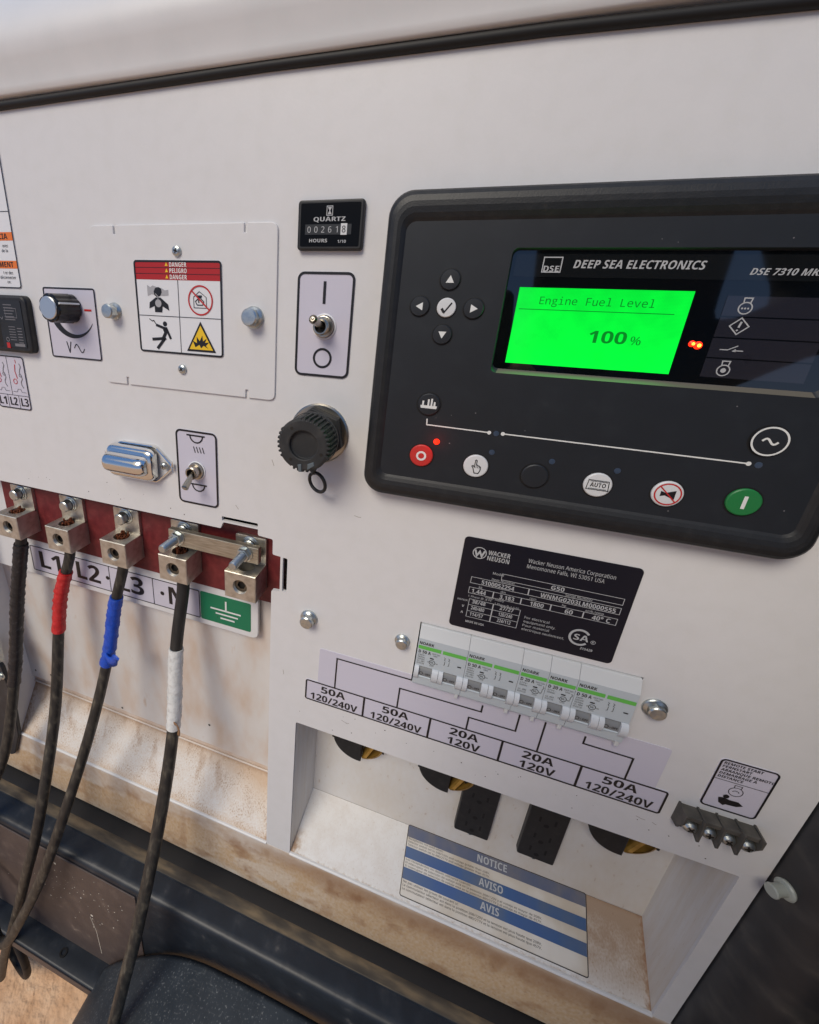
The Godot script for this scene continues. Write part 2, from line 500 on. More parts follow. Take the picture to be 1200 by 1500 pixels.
	triplanar(m, ramp_texture(512, .02, 71, [[0.0, srgb(22, 27, 34)], [.6, srgb(28, 34, 42)], [.82, srgb(42, 46, 52)], [.93, srgb(74, 74, 74)], [1.0, srgb(120, 114, 106)]], 7), Vector3(3.2, 3.2, 3.2))
	bumps(m, .03, 72, .06); m.uv1_scale = Vector3(3.2, 3.2, 3.2)
	m = mat("frame_brown", Color.WHITE, .5)
	triplanar(m, ramp_texture(512, .015, 73, [[0.0, srgb(70, 60, 58)], [.6, srgb(80, 69, 66)], [.85, srgb(94, 82, 77)], [.95, srgb(128, 114, 104)], [1.0, srgb(170, 156, 140)]], 7), Vector3(4, 4, 4))
	m = mat("fender_plastic", Color.WHITE, .5)
	var big := field(512, 512, .012, 75, 4); var small := field(512, 512, .16, 76, 3)
	triplanar(m, image(512, 512, func(x: float, y: float):
		var b := big.get_pixel(x, y).r; var s := small.get_pixel(x, y).r
		var c := srgb(40, 46, 52).lerp(srgb(64, 70, 76), b)
		return c.lerp(srgb(178, 178, 174), clampf((s - .72 + (b - .5) * .16) * 6, 0, .85))), Vector3(4, 4, 4))
	m = mat("edge_dust", Color.WHITE, .85)
	triplanar(m, ramp_texture(256, .03, 78, [[0.0, srgb(46, 44, 42)], [.45, srgb(74, 68, 60)], [.7, srgb(112, 99, 80)], [1.0, srgb(140, 122, 96)]], 5), Vector3(2, 8, 8))
	m = mat("jamb_paint", Color.WHITE, .5)
	triplanar(m, ramp_texture(512, .02, 81, [[0.0, srgb(36, 36, 38)], [.5, srgb(46, 46, 48)], [.8, srgb(68, 66, 63)], [1.0, srgb(104, 96, 88)]], 6), Vector3(3, 3, 3))
	m = mat("body_cloth", Color.WHITE, .8); m.vertex_color_use_as_albedo = true
	# dirt
	m = mat("sand", Color.WHITE, .95)
	triplanar(m, ramp_texture(512, .012, 85, [[0.0, srgb(182, 138, 102)], [.4, srgb(212, 168, 128)], [.7, srgb(224, 184, 146)], [1.0, srgb(232, 204, 170)]], 7), Vector3(2.2, 2.2, 2.2))
	bumps(m, .06, 86, .6, 5); m.uv1_scale = Vector3(2.2, 2.2, 2.2)
	m = mat("scuff", srgb(150, 140, 130), .7)
	m = mat("speck", srgb(214, 206, 192), .9)
	m = mat("dark_speck", srgb(66, 52, 42), .9)
	dirt_materials()

func dirt_materials():
	# white paint with sand-coloured dirt lying on it; u runs along the sheet, v across it
	var n1 := noise(.012, 91, 5); var n2 := noise(.05, 92, 5); var n3 := noise(.004, 93, 3)
	var paint := srgb(220, 218, 215)
	var tan_ := srgb(190, 160, 124)
	var deep := srgb(138, 100, 70)
	var m := mat("sill_dirt", Color.WHITE, .6)
	m.albedo_texture = image(1536, 96, func(x: float, y: float):
		var u := -4.0 + 9.2 * x / 1536.0
		var t := y / 96.0
		var k := n1.get_noise_2d(x, y * 3.0); var f := n2.get_noise_2d(x, y * 2.0)
		var edge := .3 + .12 * k + .25 * n3.get_noise_2d(x, 5)
		# a pale strip under the lip with a scalloped lower border, tan below, paler again at the bottom fold
		var a := smoothstep(edge - .06, edge + .1, t) * (.95 - .3 * smoothstep(.72, .98, t))
		a = maxf(a, .4 + .24 * f)
		var right := smoothstep(.7, 1.9, u + .5 * n3.get_noise_2d(x, 60))
		a = lerpf(a, maxf(a, .42 + .55 * smoothstep(.05, .35, t + .1 * k) * (1.0 - .3 * smoothstep(.8, 1.0, t))), right)
		a *= .9 + .3 * n2.get_noise_2d(x * 3.0, y * 3.0 + 40) + .1 * f
		a *= 1.0 - .4 * smoothstep(.0, .8, u) * smoothstep(2.2, 1.2, u) * smoothstep(.25, -.2, k)
		var c := paint.lerp(tan_, clampf(a, 0, 1))
		var spot := smoothstep(.1, .55, n1.get_noise_2d(x * .7 + 900, y * 2.0)) * .42 + smoothstep(.3, .6, n2.get_noise_2d(x * 1.7, y * 3.0 + 70)) * .3
		var streak := smoothstep(.1, .5, n1.get_noise_2d(x * 1.5, y * 1.2 + 600)) * .25 * smoothstep(.1, .3, t)
		var band := .5 * smoothstep(.04, .16, t + .05 * k) * smoothstep(.5, .2, t + .1 * k) * (.35 + .65 * right)
		return c.lerp(deep, clampf(spot * smoothstep(.05, .5, t) + streak + band, 0, .85)))
	m = mat("floor_dirt", Color.WHITE, .6)
	m.albedo_texture = image(1024, 128, func(x: float, y: float):
		var s := x / 1024.0; var t := y / 128.0
		var k := n1.get_noise_2d(x, y * 1.5 + 400); var f := n2.get_noise_2d(x * 1.5, y * 1.5 + 77)
		var h := n2.get_noise_2d(x * 4.0, y * 4.0 + 3300)
		var a := .26 + .16 * k + .14 * f + .3 * h
		a += .5 * smoothstep(.34, 0.0, t + .1 * k + .06 * h) + .45 * smoothstep(.8, 1.0, t + .06 * h)
		a += .5 * smoothstep(.72, 1.0, s) * smoothstep(.75, .15, t + .15 * k) + .3 * smoothstep(.14, 0.0, s)
		var c := paint.lerp(srgb(198, 172, 146), clampf(a, 0, 1))
		var corner := .6 * smoothstep(.09, 0.0, t + .05 * f) + .55 * smoothstep(.03, 0.0, s - .02 * f) + .7 * smoothstep(.97, 1.0, s + .02 * f) + .25 * smoothstep(.955, 1.0, t)
		var streak := smoothstep(.12, .5, n1.get_noise_2d(x * 1.6, y * .9 + 900)) * .25
		return c.lerp(deep, clampf(smoothstep(.28, .6, h + .4 * k) * .45 + corner * (.7 + .6 * f) + streak * smoothstep(.9, .3, t), 0, .8)))
	m = mat("recess_dirt", Color.WHITE, .6)
	m.albedo_texture = image(1024, 192, func(x: float, y: float):
		var s := x / 1024.0; var t := y / 192.0
		var k := n1.get_noise_2d(x * 1.2, y * 1.2 + 1400); var f := n2.get_noise_2d(x * 1.1, y * 1.1 + 977)
		var h := n2.get_noise_2d(x * 3.2, y * 2.2 + 5300)
		var a := .05 + .12 * k + .06 * f + .05 * h
		a += .85 * smoothstep(.79, .87, s + .02 * k) * (.72 + .3 * k + .22 * h + .25 * (1.0 - t)) * smoothstep(1.15, .6, t + .16 * k)
		a += .3 * smoothstep(.3, .9, s) * smoothstep(.4, .05, t + .1 * k)
		a += .8 * smoothstep(.035, 0.0, s - .02 * f) * smoothstep(.5, .95, t)
		a += .55 * smoothstep(.93, 1.0, t + .04 * f)
		var c := paint.lerp(srgb(166, 142, 120), clampf(a, 0, 1))
		var corner := .75 * smoothstep(.02, 0.0, s - .01 * f) * smoothstep(.55, 1.0, t) + .7 * smoothstep(.985, 1.0, s + .01 * f) + .35 * smoothstep(.96, 1.0, t + .03 * f) + .3 * smoothstep(.05, 0.0, t) * smoothstep(.3, .8, s)
		return c.lerp(deep, clampf(smoothstep(.44, .68, h) * .45 * (.3 + s) + corner * (.8 + .5 * f), 0, .85)))
	m = mat("wall_dirt", Color.WHITE, .5)
	m.albedo_texture = image(1024, 256, func(x: float, y: float):
		var t := y / 256.0
		var k := n1.get_noise_2d(x, y * .6 + 2400); var f := n2.get_noise_2d(x * 2.0, y * 2.0 + 1977)
		var run := noise_run(n2, x)
		var a := .06 + .16 * smoothstep(.4, 1.0, t) + .12 * k + .1 * run * smoothstep(.05, .5, t)
		a += .3 * smoothstep(.9, 1.0, t + .04 * k)
		var c := paint.lerp(srgb(196, 160, 130), clampf(a, 0, 1))
		return c.lerp(deep, clampf(smoothstep(.5, .7, f) * .55, 0, 1)))
	m = mat("wall_dirt_flat", Color.WHITE, .5)
	triplanar(m, ramp_texture(512, .012, 98, [[0.0, srgb(204, 182, 162)], [.35, srgb(212, 200, 190)], [.6, srgb(216, 211, 206)], [.86, srgb(219, 216, 213)], [1.0, srgb(200, 178, 158)]], 6), Vector3(4, 1.6, 4))
	m = mat("recess_wall", Color.WHITE, .5)
	m.albedo_texture = image(512, 128, func(x: float, y: float):
		var t := y / 128.0
		var k := n1.get_noise_2d(x, y + 3400); var f := n2.get_noise_2d(x * 2.0, y * 2.0 + 2977)
		var c := paint.lerp(srgb(196, 178, 152), clampf(.1 + .25 * k + .25 * t * t * x / 512.0 + .08 * f, 0, 1))
		return c.lerp(deep, clampf(smoothstep(.5, .72, f) * .3, 0, 1)))

func noise_run(n: FastNoiseLite, x: float) -> float:
	return clampf(n.get_noise_2d(x * .5, 3.0) * 2.0, 0, 1)

# ---------- the camera, the sky, the light
func camera_and_light():
	var cam := Camera3D.new()
	cam.name = "camera"
	cam.transform = Transform3D(Basis(Vector3(.944326, .0464035, -.3257224), Vector3(-.1512776, .9403873, -.3046092), Vector3(.2921703, .3369249, .895052)), P(2.2209861, .3168209, 2.6828896))
	cam.set_frustum(.02 * 2 * 750.0 / 620.0, Vector2((600 - 452.561) / 620.0, -(750 - 686.864) / 620.0) * .02, .02, 400)
	add_child(cam)
	cam.current = true
	var env := Environment.new()
	env.background_mode = Environment.BG_SKY
	var sm := ProceduralSkyMaterial.new()
	sm.sky_top_color = srgb(104, 150, 214); sm.sky_horizon_color = srgb(194, 208, 228); sm.sky_curve = .12
	sm.ground_bottom_color = srgb(150, 124, 100); sm.ground_horizon_color = srgb(206, 196, 184)
	sm.sky_energy_multiplier = .78
	var sky := Sky.new()
	sky.sky_material = sm
	env.sky = sky
	env.tonemap_mode = Environment.TONE_MAPPER_LINEAR
	env.tonemap_exposure = 1.3
	env.sdfgi_enabled = true; env.ssao_enabled = true; env.ssil_enabled = true
	var we := WorldEnvironment.new()
	we.name = "world_environment"; we.environment = env
	add_child(we)
	var sun := DirectionalLight3D.new()
	sun.name = "sun"
	sun.light_energy = .5; sun.light_angular_distance = 27; sun.light_color = Color(1, .965, .915); sun.shadow_enabled = true
	add_child(sun)
	sun.look_at_from_position(Vector3(-.45, 1.5, 1.0), Vector3.ZERO)

# ---------- helpers for print and small hardware
const S := .004      # thickness of a sticker
const I := .0065     # height of the ink on it

func sticker(called: String, u0: float, v0: float, u1: float, v1: float, r: float, m: String, label: String, category: String, border := "ink", t := .012, w := 0.0) -> Node3D:
	var o := thing(called, u0, v0, w, label, category)
	var g := G.new()
	g.prism(G.rr(u0, v0, u1, v1, r), w, w + S)
	part(o, "backing", g, m)
	if border:
		g = G.new()
		g.outline(u0, v0, u1, v1, r, t, w + I)
		part(o, "border", g, border)
	return o

func hexagon(u: float, v: float, r: float, turn := .2) -> PackedVector2Array:
	return G.circ(u, v, r, 6, turn)

func hex_head(g: G, u: float, v: float, w0: float, w1: float, r: float, turn := .2):
	# a bolt head: six flats, the corners turned off at the top
	g.prism(hexagon(u, v, r, turn), w0, w1 - r * .12)
	g.lathe(u, v, [[r * .99, w1 - r * .14], [r * .84, w1], [r * .6, w1 + .001], [0.0, w1 + .002]], 24)

func flange_bolt(u: float, v: float, w: float, rf: float, rh: float, h: float, label: String, turn := .2) -> Node3D:
	var o := thing("flange_bolt", u, v, w, label, "bolt", "zinc bolts on the panel")
	var g := G.new()
	g.lathe(u, v, [[rf, w], [rf, w + h * .18], [rf * .93, w + h * .26], [rh * .9, w + h * .4]], 32)
	part(o, "flange", g, "zinc")
	g = G.new()
	hex_head(g, u, v, w + h * .2, w + h, rh, turn)
	part(o, "head", g, "zinc")
	return o

func cross_screw(parent: Node3D, called: String, u: float, v: float, w: float, r: float, h: float, turn := .6) -> MeshInstance3D:
	var g := G.new()
	g.lathe(u, v, [[r, w], [r, w + h * .35], [r * .9, w + h * .7], [r * .6, w + h * .95], [r * .28, w + h]], 24)
	# the cross-shaped recess
	var c := PackedVector2Array()
	for k in 4:
		var a := turn + k * PI / 2
		var e := Vector2.from_angle(a); var f := Vector2(-e.y, e.x)
		c.append(Vector2(u, v) + e * r * .12 - f * r * .12 * 1.0 + e * 0.0)
		c.append(Vector2(u, v) + e * r * .5 - f * r * .1)
		c.append(Vector2(u, v) + e * r * .5 + f * r * .1)
	g.lathe(u, v, [[r * .6, w + h * .95], [r * .55, w + h * .97]], 24)
	var s := part(parent, called, g, "zinc")
	g = G.new()
	g.cap(c, w + h * 1.01)
	g.disc(u, v, r * .14, w + h * 1.015, 8)
	part(s, "recess", g, "socket_dark")
	return s

func toggle(u: float, v: float, tip: Vector3, label: String):
	var o := thing("toggle_switch", u, v, 0, label, "switch", "toggle switches")
	var g := G.new()
	g.lathe(u, v, [[.078, S + .002], [.078, .01], [.07, .014]], 32)
	part(o, "washer", g, "white_vinyl")
	g = G.new()
	g.prism(G.circ(u, v, .066, 24), .01, .034, .006, true)
	g.lathe(u, v, [[.05, .03], [.05, .085], [.044, .09], [.036, .09], [.036, .05]], 32)
	part(o, "bushing", g, "nickel")
	g = G.new()
	g.disc(u, v, .037, .052)
	part(o, "throat", g, "socket_dark")
	g = G.new()
	var a := Vector3(u, v, .05)
	g.tube(G.smooth_path([a, a.lerp(tip, .5), tip], 8), func(t, _i): return .017 + .011 * t if t < .93 else .028 * sqrt(maxf(.02, 1 - pow((t - .9) / .115, 2))), 14)
	g.lathe(tip.x, tip.y, [[.01, tip.z], [0.0, tip.z + .004]], 8)
	part(o, "lever", g, "nickel")

# ---------- the enclosure
func fillet(pts: Array) -> PackedVector2Array:
	# [u, v, radius] corners; a radius of 0 stays sharp
	var r := PackedVector2Array()
	var n := pts.size()
	for i in n:
		var c := Vector2(pts[i][0], pts[i][1])
		var rad: float = pts[i][2] if pts[i].size() > 2 else 0.0
		if rad <= 0: r.append(c); continue
		var a := (Vector2(pts[(i + n - 1) % n][0], pts[(i + n - 1) % n][1]) - c).normalized()
		var b := (Vector2(pts[(i + 1) % n][0], pts[(i + 1) % n][1]) - c).normalized()
		for k in 6:
			var t := k / 5.0
			r.append((c + a * rad).lerp(c, t).lerp(c.lerp(c + b * rad, t), t))
	return r

func enclosure():
	var o := thing("front_panel", .8, 2.5, 0, "large white painted steel control panel with cut-outs and tan dirt along its bottom", "control panel")
	var e := .00015
	var poly := fillet([[-3.2, -.95], [4.69, -.95], [4.69, 5.626], [4.565, 5.626], [4.565, 3.755, .02], [2.6 + e, 3.755], [2.6 + e, 2.922],
		[3.638, 2.922], [3.638, 2.362], [2.258, 2.362], [2.258, 2.922], [2.6 - e, 2.922], [2.6 - e, 3.755],
		[1.34, 3.755, .02], [1.34, 5.626], [1.075, 5.626], [1.075, 2.418, .02],
		[1.148, 2.412, .015], [1.148, 2.25 + e], [1.168, 2.25 + e], [1.168, 2.403, .01], [1.207, 2.403, .01], [1.207, 2.093, .015], [1.168, 2.093, .01], [1.168, 2.25 - e], [1.148, 2.25 - e],
		[1.148, 2.09], [1.08, 2.085, .015], [1.08, 1.952, .015], [.952, 1.945, .015], [.952, 1.893], [.8 + e, 1.893], [.8 + e, 1.879], [.951, 1.879, .01], [.951, 1.842, .01], [.635, 1.842], [.635, 1.879], [.8 - e, 1.879], [.8 - e, 1.893],
		[.645, 1.893, .015], [.622, 1.952, .01], [-2.45, 1.955], [-2.45, 5.626], [-3.2, 5.626]])
	var g := G.new()
	g.prism(poly, -.03, 0, 0, false, true)
	part(o, "face_sheet", g, "paint")
	# the bottom sill with its dirt
	g = G.new()
	g.extr([[5.6, -.06], [5.624, -.05], [5.627, -.004], [5.632, .0005], [5.7, .003], [6.2, .003], [6.4, .0], [6.45, -.012], [6.47, -.06]], -4.0, 5.2, .8, 1, true)
	part(o, "bottom_sill", g, "sill_dirt", "sand-coloured dirty lower edge of the panel")
	for x in [[-2.46, 1.074], [1.341, 4.564]]:
		g = G.new()
		g.extr([[5.612, -.03], [5.606, -.004], [5.612, .008], [5.622, .012], [5.632, .009], [5.637, .001]], x[0], x[1], .3)
		part(o, "sill_lip", g, "lid_paint")
	# the terminal compartment on the left
	var A := 2.1; var L := -2.58; var R := 1.1
	g = G.new()
	var n := Vector3(0, -.12, 1).normalized()
	g.quad(Vector3(L, A, -.26), Vector3(R, A, -.26), Vector3(R, 5.16, -.40), Vector3(L, 5.16, -.40), n)
	part(o, "compartment_back_wall", g, "wall_dirt")
	g = G.new()
	g.quad(Vector3(L, 5.16, -.40), Vector3(R, 5.16, -.40), Vector3(R, 5.624, -.0), Vector3(-2.455, 5.624, -.0), Vector3(0, -.40, .46).normalized())
	part(o, "compartment_floor", g, "floor_dirt", "dusty sloping floor under the cable lugs")
	g = G.new()
	g.quad(Vector3(L + .02, A, -.42), Vector3(-2.452, A, -.02), Vector3(-2.452, 5.63, -.02), Vector3(L + .02, 5.63, -.42), Vector3(.95, 0, .3).normalized())
	part(o, "compartment_side_wall", g, "paint")
	g = G.new()
	g.quad(Vector3(1.085, 2.75, -.42), Vector3(1.085, 2.75, -.02), Vector3(1.085, 5.63, -.02), Vector3(1.085, 5.63, -.42), Vector3(-1, 0, 0))
	part(o, "compartment_side_wall", g, "paint")
	# the back panel hung in front of the wall, its lower corner rounded
	g = G.new()
	g.frame(Vector3(0, 3.0, -.2976), Vector3(1, 0, 0), Vector3(0, 1, -.0412).normalized(), Vector3(0, .0412, 1).normalized())
	g.prism(fillet([[-2.66, -.6], [1.03, -.6], [1.03, 2.03, .12], [-2.66, 2.03]]), .0, .016, .006)
	part(o, "compartment_back_panel", g, "wall_dirt_flat")
	for h in [[-2.45, 4.9], [-2.1, 4.96], [-2.18, 4.88], [-1.05, 4.98], [.2, 4.7]]:
		g = G.new()
		g.disc(h[0], h[1], .014, -.3 - .0412 * (h[1] - 3.0) + .022, 12)
		part(o, "rivet_hole", g, "socket_dark")
	# the seam where the back wall is welded to the floor, and the rounded fold
	g = G.new()
	g.tube(PackedVector3Array([Vector3(L, 5.13, -.385), Vector3(-.6, 5.135, -.385), Vector3(R, 5.13, -.385)]), .012, 6)
	part(o, "weld_seam", g, "wall_dirt")
	# the receptacle recess on the right
	g = G.new()
	g.quad(Vector3(1.3, 3.55, -.48), Vector3(4.65, 3.55, -.48), Vector3(4.65, 5.25, -.48), Vector3(1.3, 5.25, -.48), Vector3(0, 0, 1))
	part(o, "recess_back_wall", g, "recess_wall")
	g = G.new()
	g.quad(Vector3(1.425, 5.25, -.478), Vector3(4.55, 5.25, -.478), Vector3(4.563, 5.624, .0), Vector3(1.342, 5.624, .0), Vector3(0, -.48, .375).normalized())
	part(o, "recess_floor", g, "recess_dirt", "sloping recess floor, white at the left and brown with dirt at the right")
	g = G.new()
	g.quad(Vector3(1.425, 3.6, -.48), Vector3(1.342, 3.6, -.02), Vector3(1.342, 5.63, -.02), Vector3(1.425, 5.63, -.48), Vector3(.98, 0, .18).normalized())
	part(o, "recess_side_wall", g, "recess_wall")
	g = G.new()
	g.quad(Vector3(4.55, 3.6, -.48), Vector3(4.563, 3.6, -.02), Vector3(4.563, 5.63, -.02), Vector3(4.55, 5.63, -.48), Vector3(-1, 0, 0))
	part(o, "recess_side_wall", g, "recess_wall")
	g = G.new()
	g.quad(Vector3(1.3, 3.62, -.48), Vector3(4.65, 3.62, -.48), Vector3(4.65, 3.7, -.02), Vector3(1.3, 3.7, -.02), Vector3(0, 1, 0))
	part(o, "recess_ceiling", g, "recess_wall")
	# the housing behind it
	o = thing("generator_housing", .8, 5, -4, "white sheet metal housing behind the control panel", "housing")
	for b in [["side_wall", -3.2, -1.0, -8.0, -3.15, 6.6, -.04], ["side_wall", 4.64, -1.0, -8.0, 4.69, 6.6, -.04], ["back_wall", -3.15, -1.0, -8.0, 4.64, 6.6, -7.95], ["base_plate", -3.15, 6.5, -7.95, 4.64, 6.55, -.07], ["inner_wall", -3.1, -.9, -1.2, 4.6, 6.4, -1.15]]:
		g = G.new()
		g.box(b[1], b[2], b[3], b[4], b[5], b[6])
		part(o, b[0], g, "jamb_paint" if b[0] == "inner_wall" else "lid_paint")
	# the lid above the seam
	o = thing("canopy_lid", .8, -1.5, 0, "white canopy lid with a soft fold above the black rubber seam", "lid")
	g = G.new()
	g.extr([[-2.6, -8.05], [-2.6, -1.4], [-2.3, -.9], [-1.8, -.28], [-1.55, -.04], [-1.42, .045], [-1.34, .08], [-1.27, .1], [-1.21, .1], [-1.15, .085], [-1.09, .065], [-1.03, .055], [-.995, .05], [-.985, .04], [-.983, -.06]], -3.3, 4.85, .6)
	part(o, "lid_shell", g, "lid_paint")
	o = thing("rubber_seal_strip", .8, -.955, 0, "thin black rubber seal strip between the lid and the panel", "seal")
	g = G.new()
	g.tube(PackedVector3Array([Vector3(-3.2, -.935, .01), Vector3(-1.0, -.95, .01), Vector3(1.0, -.966, .01), Vector3(2.4, -.957, .01), Vector3(3.4, -.93, .01), Vector3(4.69, -.9, .01)]), .026, 12)
	part(o, "seal_bead", g, "seal_rubber")
	# the black jamb on the right
	o = thing("door_jamb", 4.9, 3, .5, "black door jamb beside the right edge of the panel, carrying a white plug", "jamb")
	g = G.new()
	g.frame(Vector3.ZERO, Vector3(0, 1, 0), Vector3(1, 0, 0), Vector3(0, 0, 1))
	g.extr([[4.68, -.2], [4.7, -.03], [4.702, .02], [4.717, .095], [4.748, .165], [4.79, .22], [4.85, .268], [4.92, .295], [5.0, .3], [5.06, .28], [5.08, .24], [5.1, .26], [5.13, .5], [5.16, 1.5]], -.94, 6.49, .6)
	part(o, "jamb_face", g, "jamb_paint")
	o = thing("bumper_plug", 4.712, 3.61, .09, "small off-white plastic plug sticking out of the black jamb", "plug")
	var ax := Vector3(-.92, 0, .392)
	g = G.new()
	g.frame(Vector3(4.712, 3.61, .092), Vector3(.392, 0, .92), Vector3(0, 1, 0), ax)
	g.lathe(0, 0, [[.056, -.01], [.06, .008], [.052, .018], [.034, .022]], 28)
	part(o, "flange", g, "plug_white")
	g = G.new()
	g.frame(Vector3(4.712, 3.61, .092), Vector3(.392, 0, .92), Vector3(0, 1, 0), ax)
	g.lathe(0, 0, [[.036, .02], [.036, .085], [.041, .09], [.041, .102], [.035, .108], [0.0, .108]], 24)
	part(o, "stem", g, "plug_white")
	# the latch bracket at the far left edge
	o = thing("latch_bracket", -2.75, 4.9, .1, "black latch bracket with a bolt at the left edge of the photo", "bracket")
	g = G.new()
	g.prism(fillet([[-3.4, 4.42], [-2.42, 4.42, .08], [-2.37, 5.0, .05], [-2.42, 5.6, .05], [-2.6, 6.05, .1], [-3.4, 6.15]]), .002, .05, .01)
	part(o, "plate", g, "frame_black")
	g = G.new()
	g.box(-3.2, 4.1, .002, -2.4, 4.38, .06, .01)
	part(o, "catch", g, "zinc")
	g = G.new()
	g.lathe(-2.44, 4.6, [[.05, .05], [.05, .062], [.03, .066]], 20)
	hex_head(g, -2.44, 4.6, .06, .1, .036)
	part(o, "bolt", g, "zinc")

# ---------- frame, fender and ground
func below():
	var g := G.new()
	# one sheet of dirt, fine near the machine and coarse towards the horizon
	var nz := noise(1.6, 201, 5); var ny := noise(9.0, 202, 3)
	var xs := []
	var k := 80
	for i in k + 1:
		var t := 2.0 * i / k - 1
		xs.append(sinh(t * 5.2) / sinh(5.2) * 120.0)
	var hgt := func(x, z): return (nz.get_noise_2d(x, z) * .02 + ny.get_noise_2d(x, z) * .006) * clampf(3.0 - absf(x) * .3, .2, 1)
	var vv := func(i, j):
		var x: float = xs[i] - .25; var z: float = xs[j] + .1
		return Vector3(x * 10, 10 - hgt.call(x, z) * 10, z * 10)
	for i in k:
		for j in k:
			var q := [vv.call(i, j), vv.call(i + 1, j), vv.call(i + 1, j + 1), vv.call(i, j + 1)]
			var n: Vector3 = (q[1] - q[0]).cross(q[3] - q[0]).normalized()
			if n.y > 0: n = -n
			g.quad(q[0], q[1], q[2], q[3], n)
	var gr := MeshInstance3D.new()
	gr.name = "ground"; gr.mesh = g.mesh(Vector3.ZERO); gr.material_override = M["sand"]
	add_child(gr)
	tag(gr, "sunlit tan dirt ground under the machine", "ground", "", "structure")
	# small stones lying on it
	g = G.new()
	rng.seed = 17
	for i in 260:
		var u := rng.randf_range(-4.5, -.5); var w := rng.randf_range(-.5, 2.4); var r := rng.randf_range(.012, .05)
		var y: float = hgt.call(u * .1, w * .1)
		g.frame(Vector3(u, 10 - y * 10, w), Vector3(1, 0, 0), Vector3(0, 0, 1), Vector3(0, -1, 0))
		g.lathe(0, 0, [[r, -.01], [r * .9, r * .35], [r * .5, r * .6], [0.0, r * .66]], 6, rng.randf() * TAU)
	var st := MeshInstance3D.new()
	st.name = "pebbles"; st.mesh = g.mesh(Vector3.ZERO); st.material_override = M["sand"]
	add_child(st)
	tag(st, "small pebbles scattered over the tan dirt", "pebbles", "", "stuff")
	# the frame rail below the sill
	var o := thing("frame_rail", .5, 6.6, .2, "long black steel frame rail with a dusty ledge below the panel", "rail")
	g = G.new()
	g.extr([[6.478, -.07], [6.482, .0], [6.492, .1], [6.5, .135]], -5, 6, .8)
	part(o, "rubber_ledge", g, "seal_rubber")
	g = G.new()
	g.extr([[6.5, .135], [6.494, .15], [6.496, .2], [6.502, .245], [6.512, .25]], -5, 6, .8)
	part(o, "dusty_strip", g, "edge_dust", "strip of tan dust along the ledge")
	g = G.new()
	g.extr([[6.508, .247], [6.53, .256], [6.534, .3], [6.545, .4], [6.552, .44], [6.568, .465], [6.6, .482], [6.66, .488], [7.4, .488], [8.7, .488], [8.72, .4]], -5, 6, .7)
	part(o, "rail_channel", g, "frame_black")
	o = thing("skid_plate", -1.6, 7.6, .49, "brown steel plate with pale paint specks below the rail", "plate")
	g = G.new()
	g.prism(G.rr(-5, 6.64, -.32, 8.6, .02), .49, .503, .006)
	part(o, "sheet", g, "frame_brown")
	g = G.new()
	for i in 90:
		var u := -1.2 + rng.randfn() * .5; var v := 7.25 + rng.randfn() * .32
		if u > -.4 or v < 6.75 or v > 8.45: continue
		g.disc(u, v, rng.randf_range(.003, .012) * (2.0 if i % 15 == 0 else 1.0), .5045, 7)
	g.stroke([Vector2(-1.12, 7.62), Vector2(-1.06, 7.9), Vector2(-1.05, 8.4)], .007, .5045)
	part(o, "paint_speck", g, "speck").set_meta("kind", "stuff")
	o = thing("frame_channel", -1.4, 8.7, .6, "dark steel channel with a rusty brown lip above the dirt", "channel")
	g = G.new()
	g.extr([[8.606, .488], [8.61, .6], [8.615, .73], [8.625, .75], [8.65, .76], [8.78, .76], [8.79, .75], [8.79, .5]], -5, -.2, .7)
	part(o, "flange", g, "frame_black")
	g = G.new()
	g.prism(G.rr(-5, 8.64, -.2, 8.775, .005), .761, .768)
	part(o, "lip", g, "frame_brown")
	g = G.new()
	g.frame(Vector3(-1.62, 8.606, .62), Vector3(1, 0, 0), Vector3(0, 0, 1), Vector3(0, -1, 0))
	g.ring(0, 0, .03, .05, .008, 20); g.lathe(0, 0, [[.05, -.02], [.05, .008]], 20)
	part(o, "hole_rim", g, "seal_rubber")
	# the fender: flat on top, round at its left end
	o = thing("wheel_fender", .8, 7.3, 1.2, "black plastic wheel fender with a rounded end, spattered with pale dirt", "fender")
	var prof := []
	for q in G.smooth_path([Vector3(-1.36, 9.8, 0), Vector3(-1.26, 9.3, 0), Vector3(-1.05, 8.72, 0), Vector3(-.72, 8.2, 0), Vector3(-.3, 7.72, 0), Vector3(.1, 7.34, 0), Vector3(.5, 7.13, 0), Vector3(.9, 7.06, 0), Vector3(1.4, 7.03, 0), Vector3(2.2, 7.02, 0), Vector3(3.4, 7.02, 0), Vector3(4.6, 7.02, 0)], 5):
		prof.append(q)
	g = G.new()
	for i in prof.size() - 1:
		var a: Vector3 = prof[i]; var b: Vector3 = prof[i + 1]
		var na := edge_normal(prof, i); var nb := edge_normal(prof, i + 1)
		# the inner edge is rounded down towards the rail, the outer one away from it
		var rows := [[.52, .1, -1.0], [.52, .03, -.9], [.54, .008, -.5], [.58, 0.0, 0.0], [1.5, 0.0, 0.0], [2.3, 0.0, 0.0], [2.36, .01, .5], [2.4, .04, .9], [2.4, .6, 1.0]]
		for r in rows.size() - 1:
			var q := []
			for c in [[a, na, r], [b, nb, r], [b, nb, r + 1], [a, na, r + 1]]:
				var row: Array = rows[c[2]]
				q.append([Vector3(c[0].x, c[0].y, row[0]) - c[1] * float(row[1]), (c[1] * (1 - absf(row[2])) + Vector3(0, 0, signf(row[2])) * absf(row[2])).normalized()])
			g.quad3(q[0][0], q[1][0], q[2][0], q[3][0], q[0][1], q[1][1], q[2][1], q[3][1])
	part(o, "shell", g, "fender_plastic")
	# a black ring hanging under the channel
	o = thing("tow_ring", -2.4, 9.3, .72, "black rubber ring hanging under the channel at the bottom left corner", "ring")
	g = G.new()
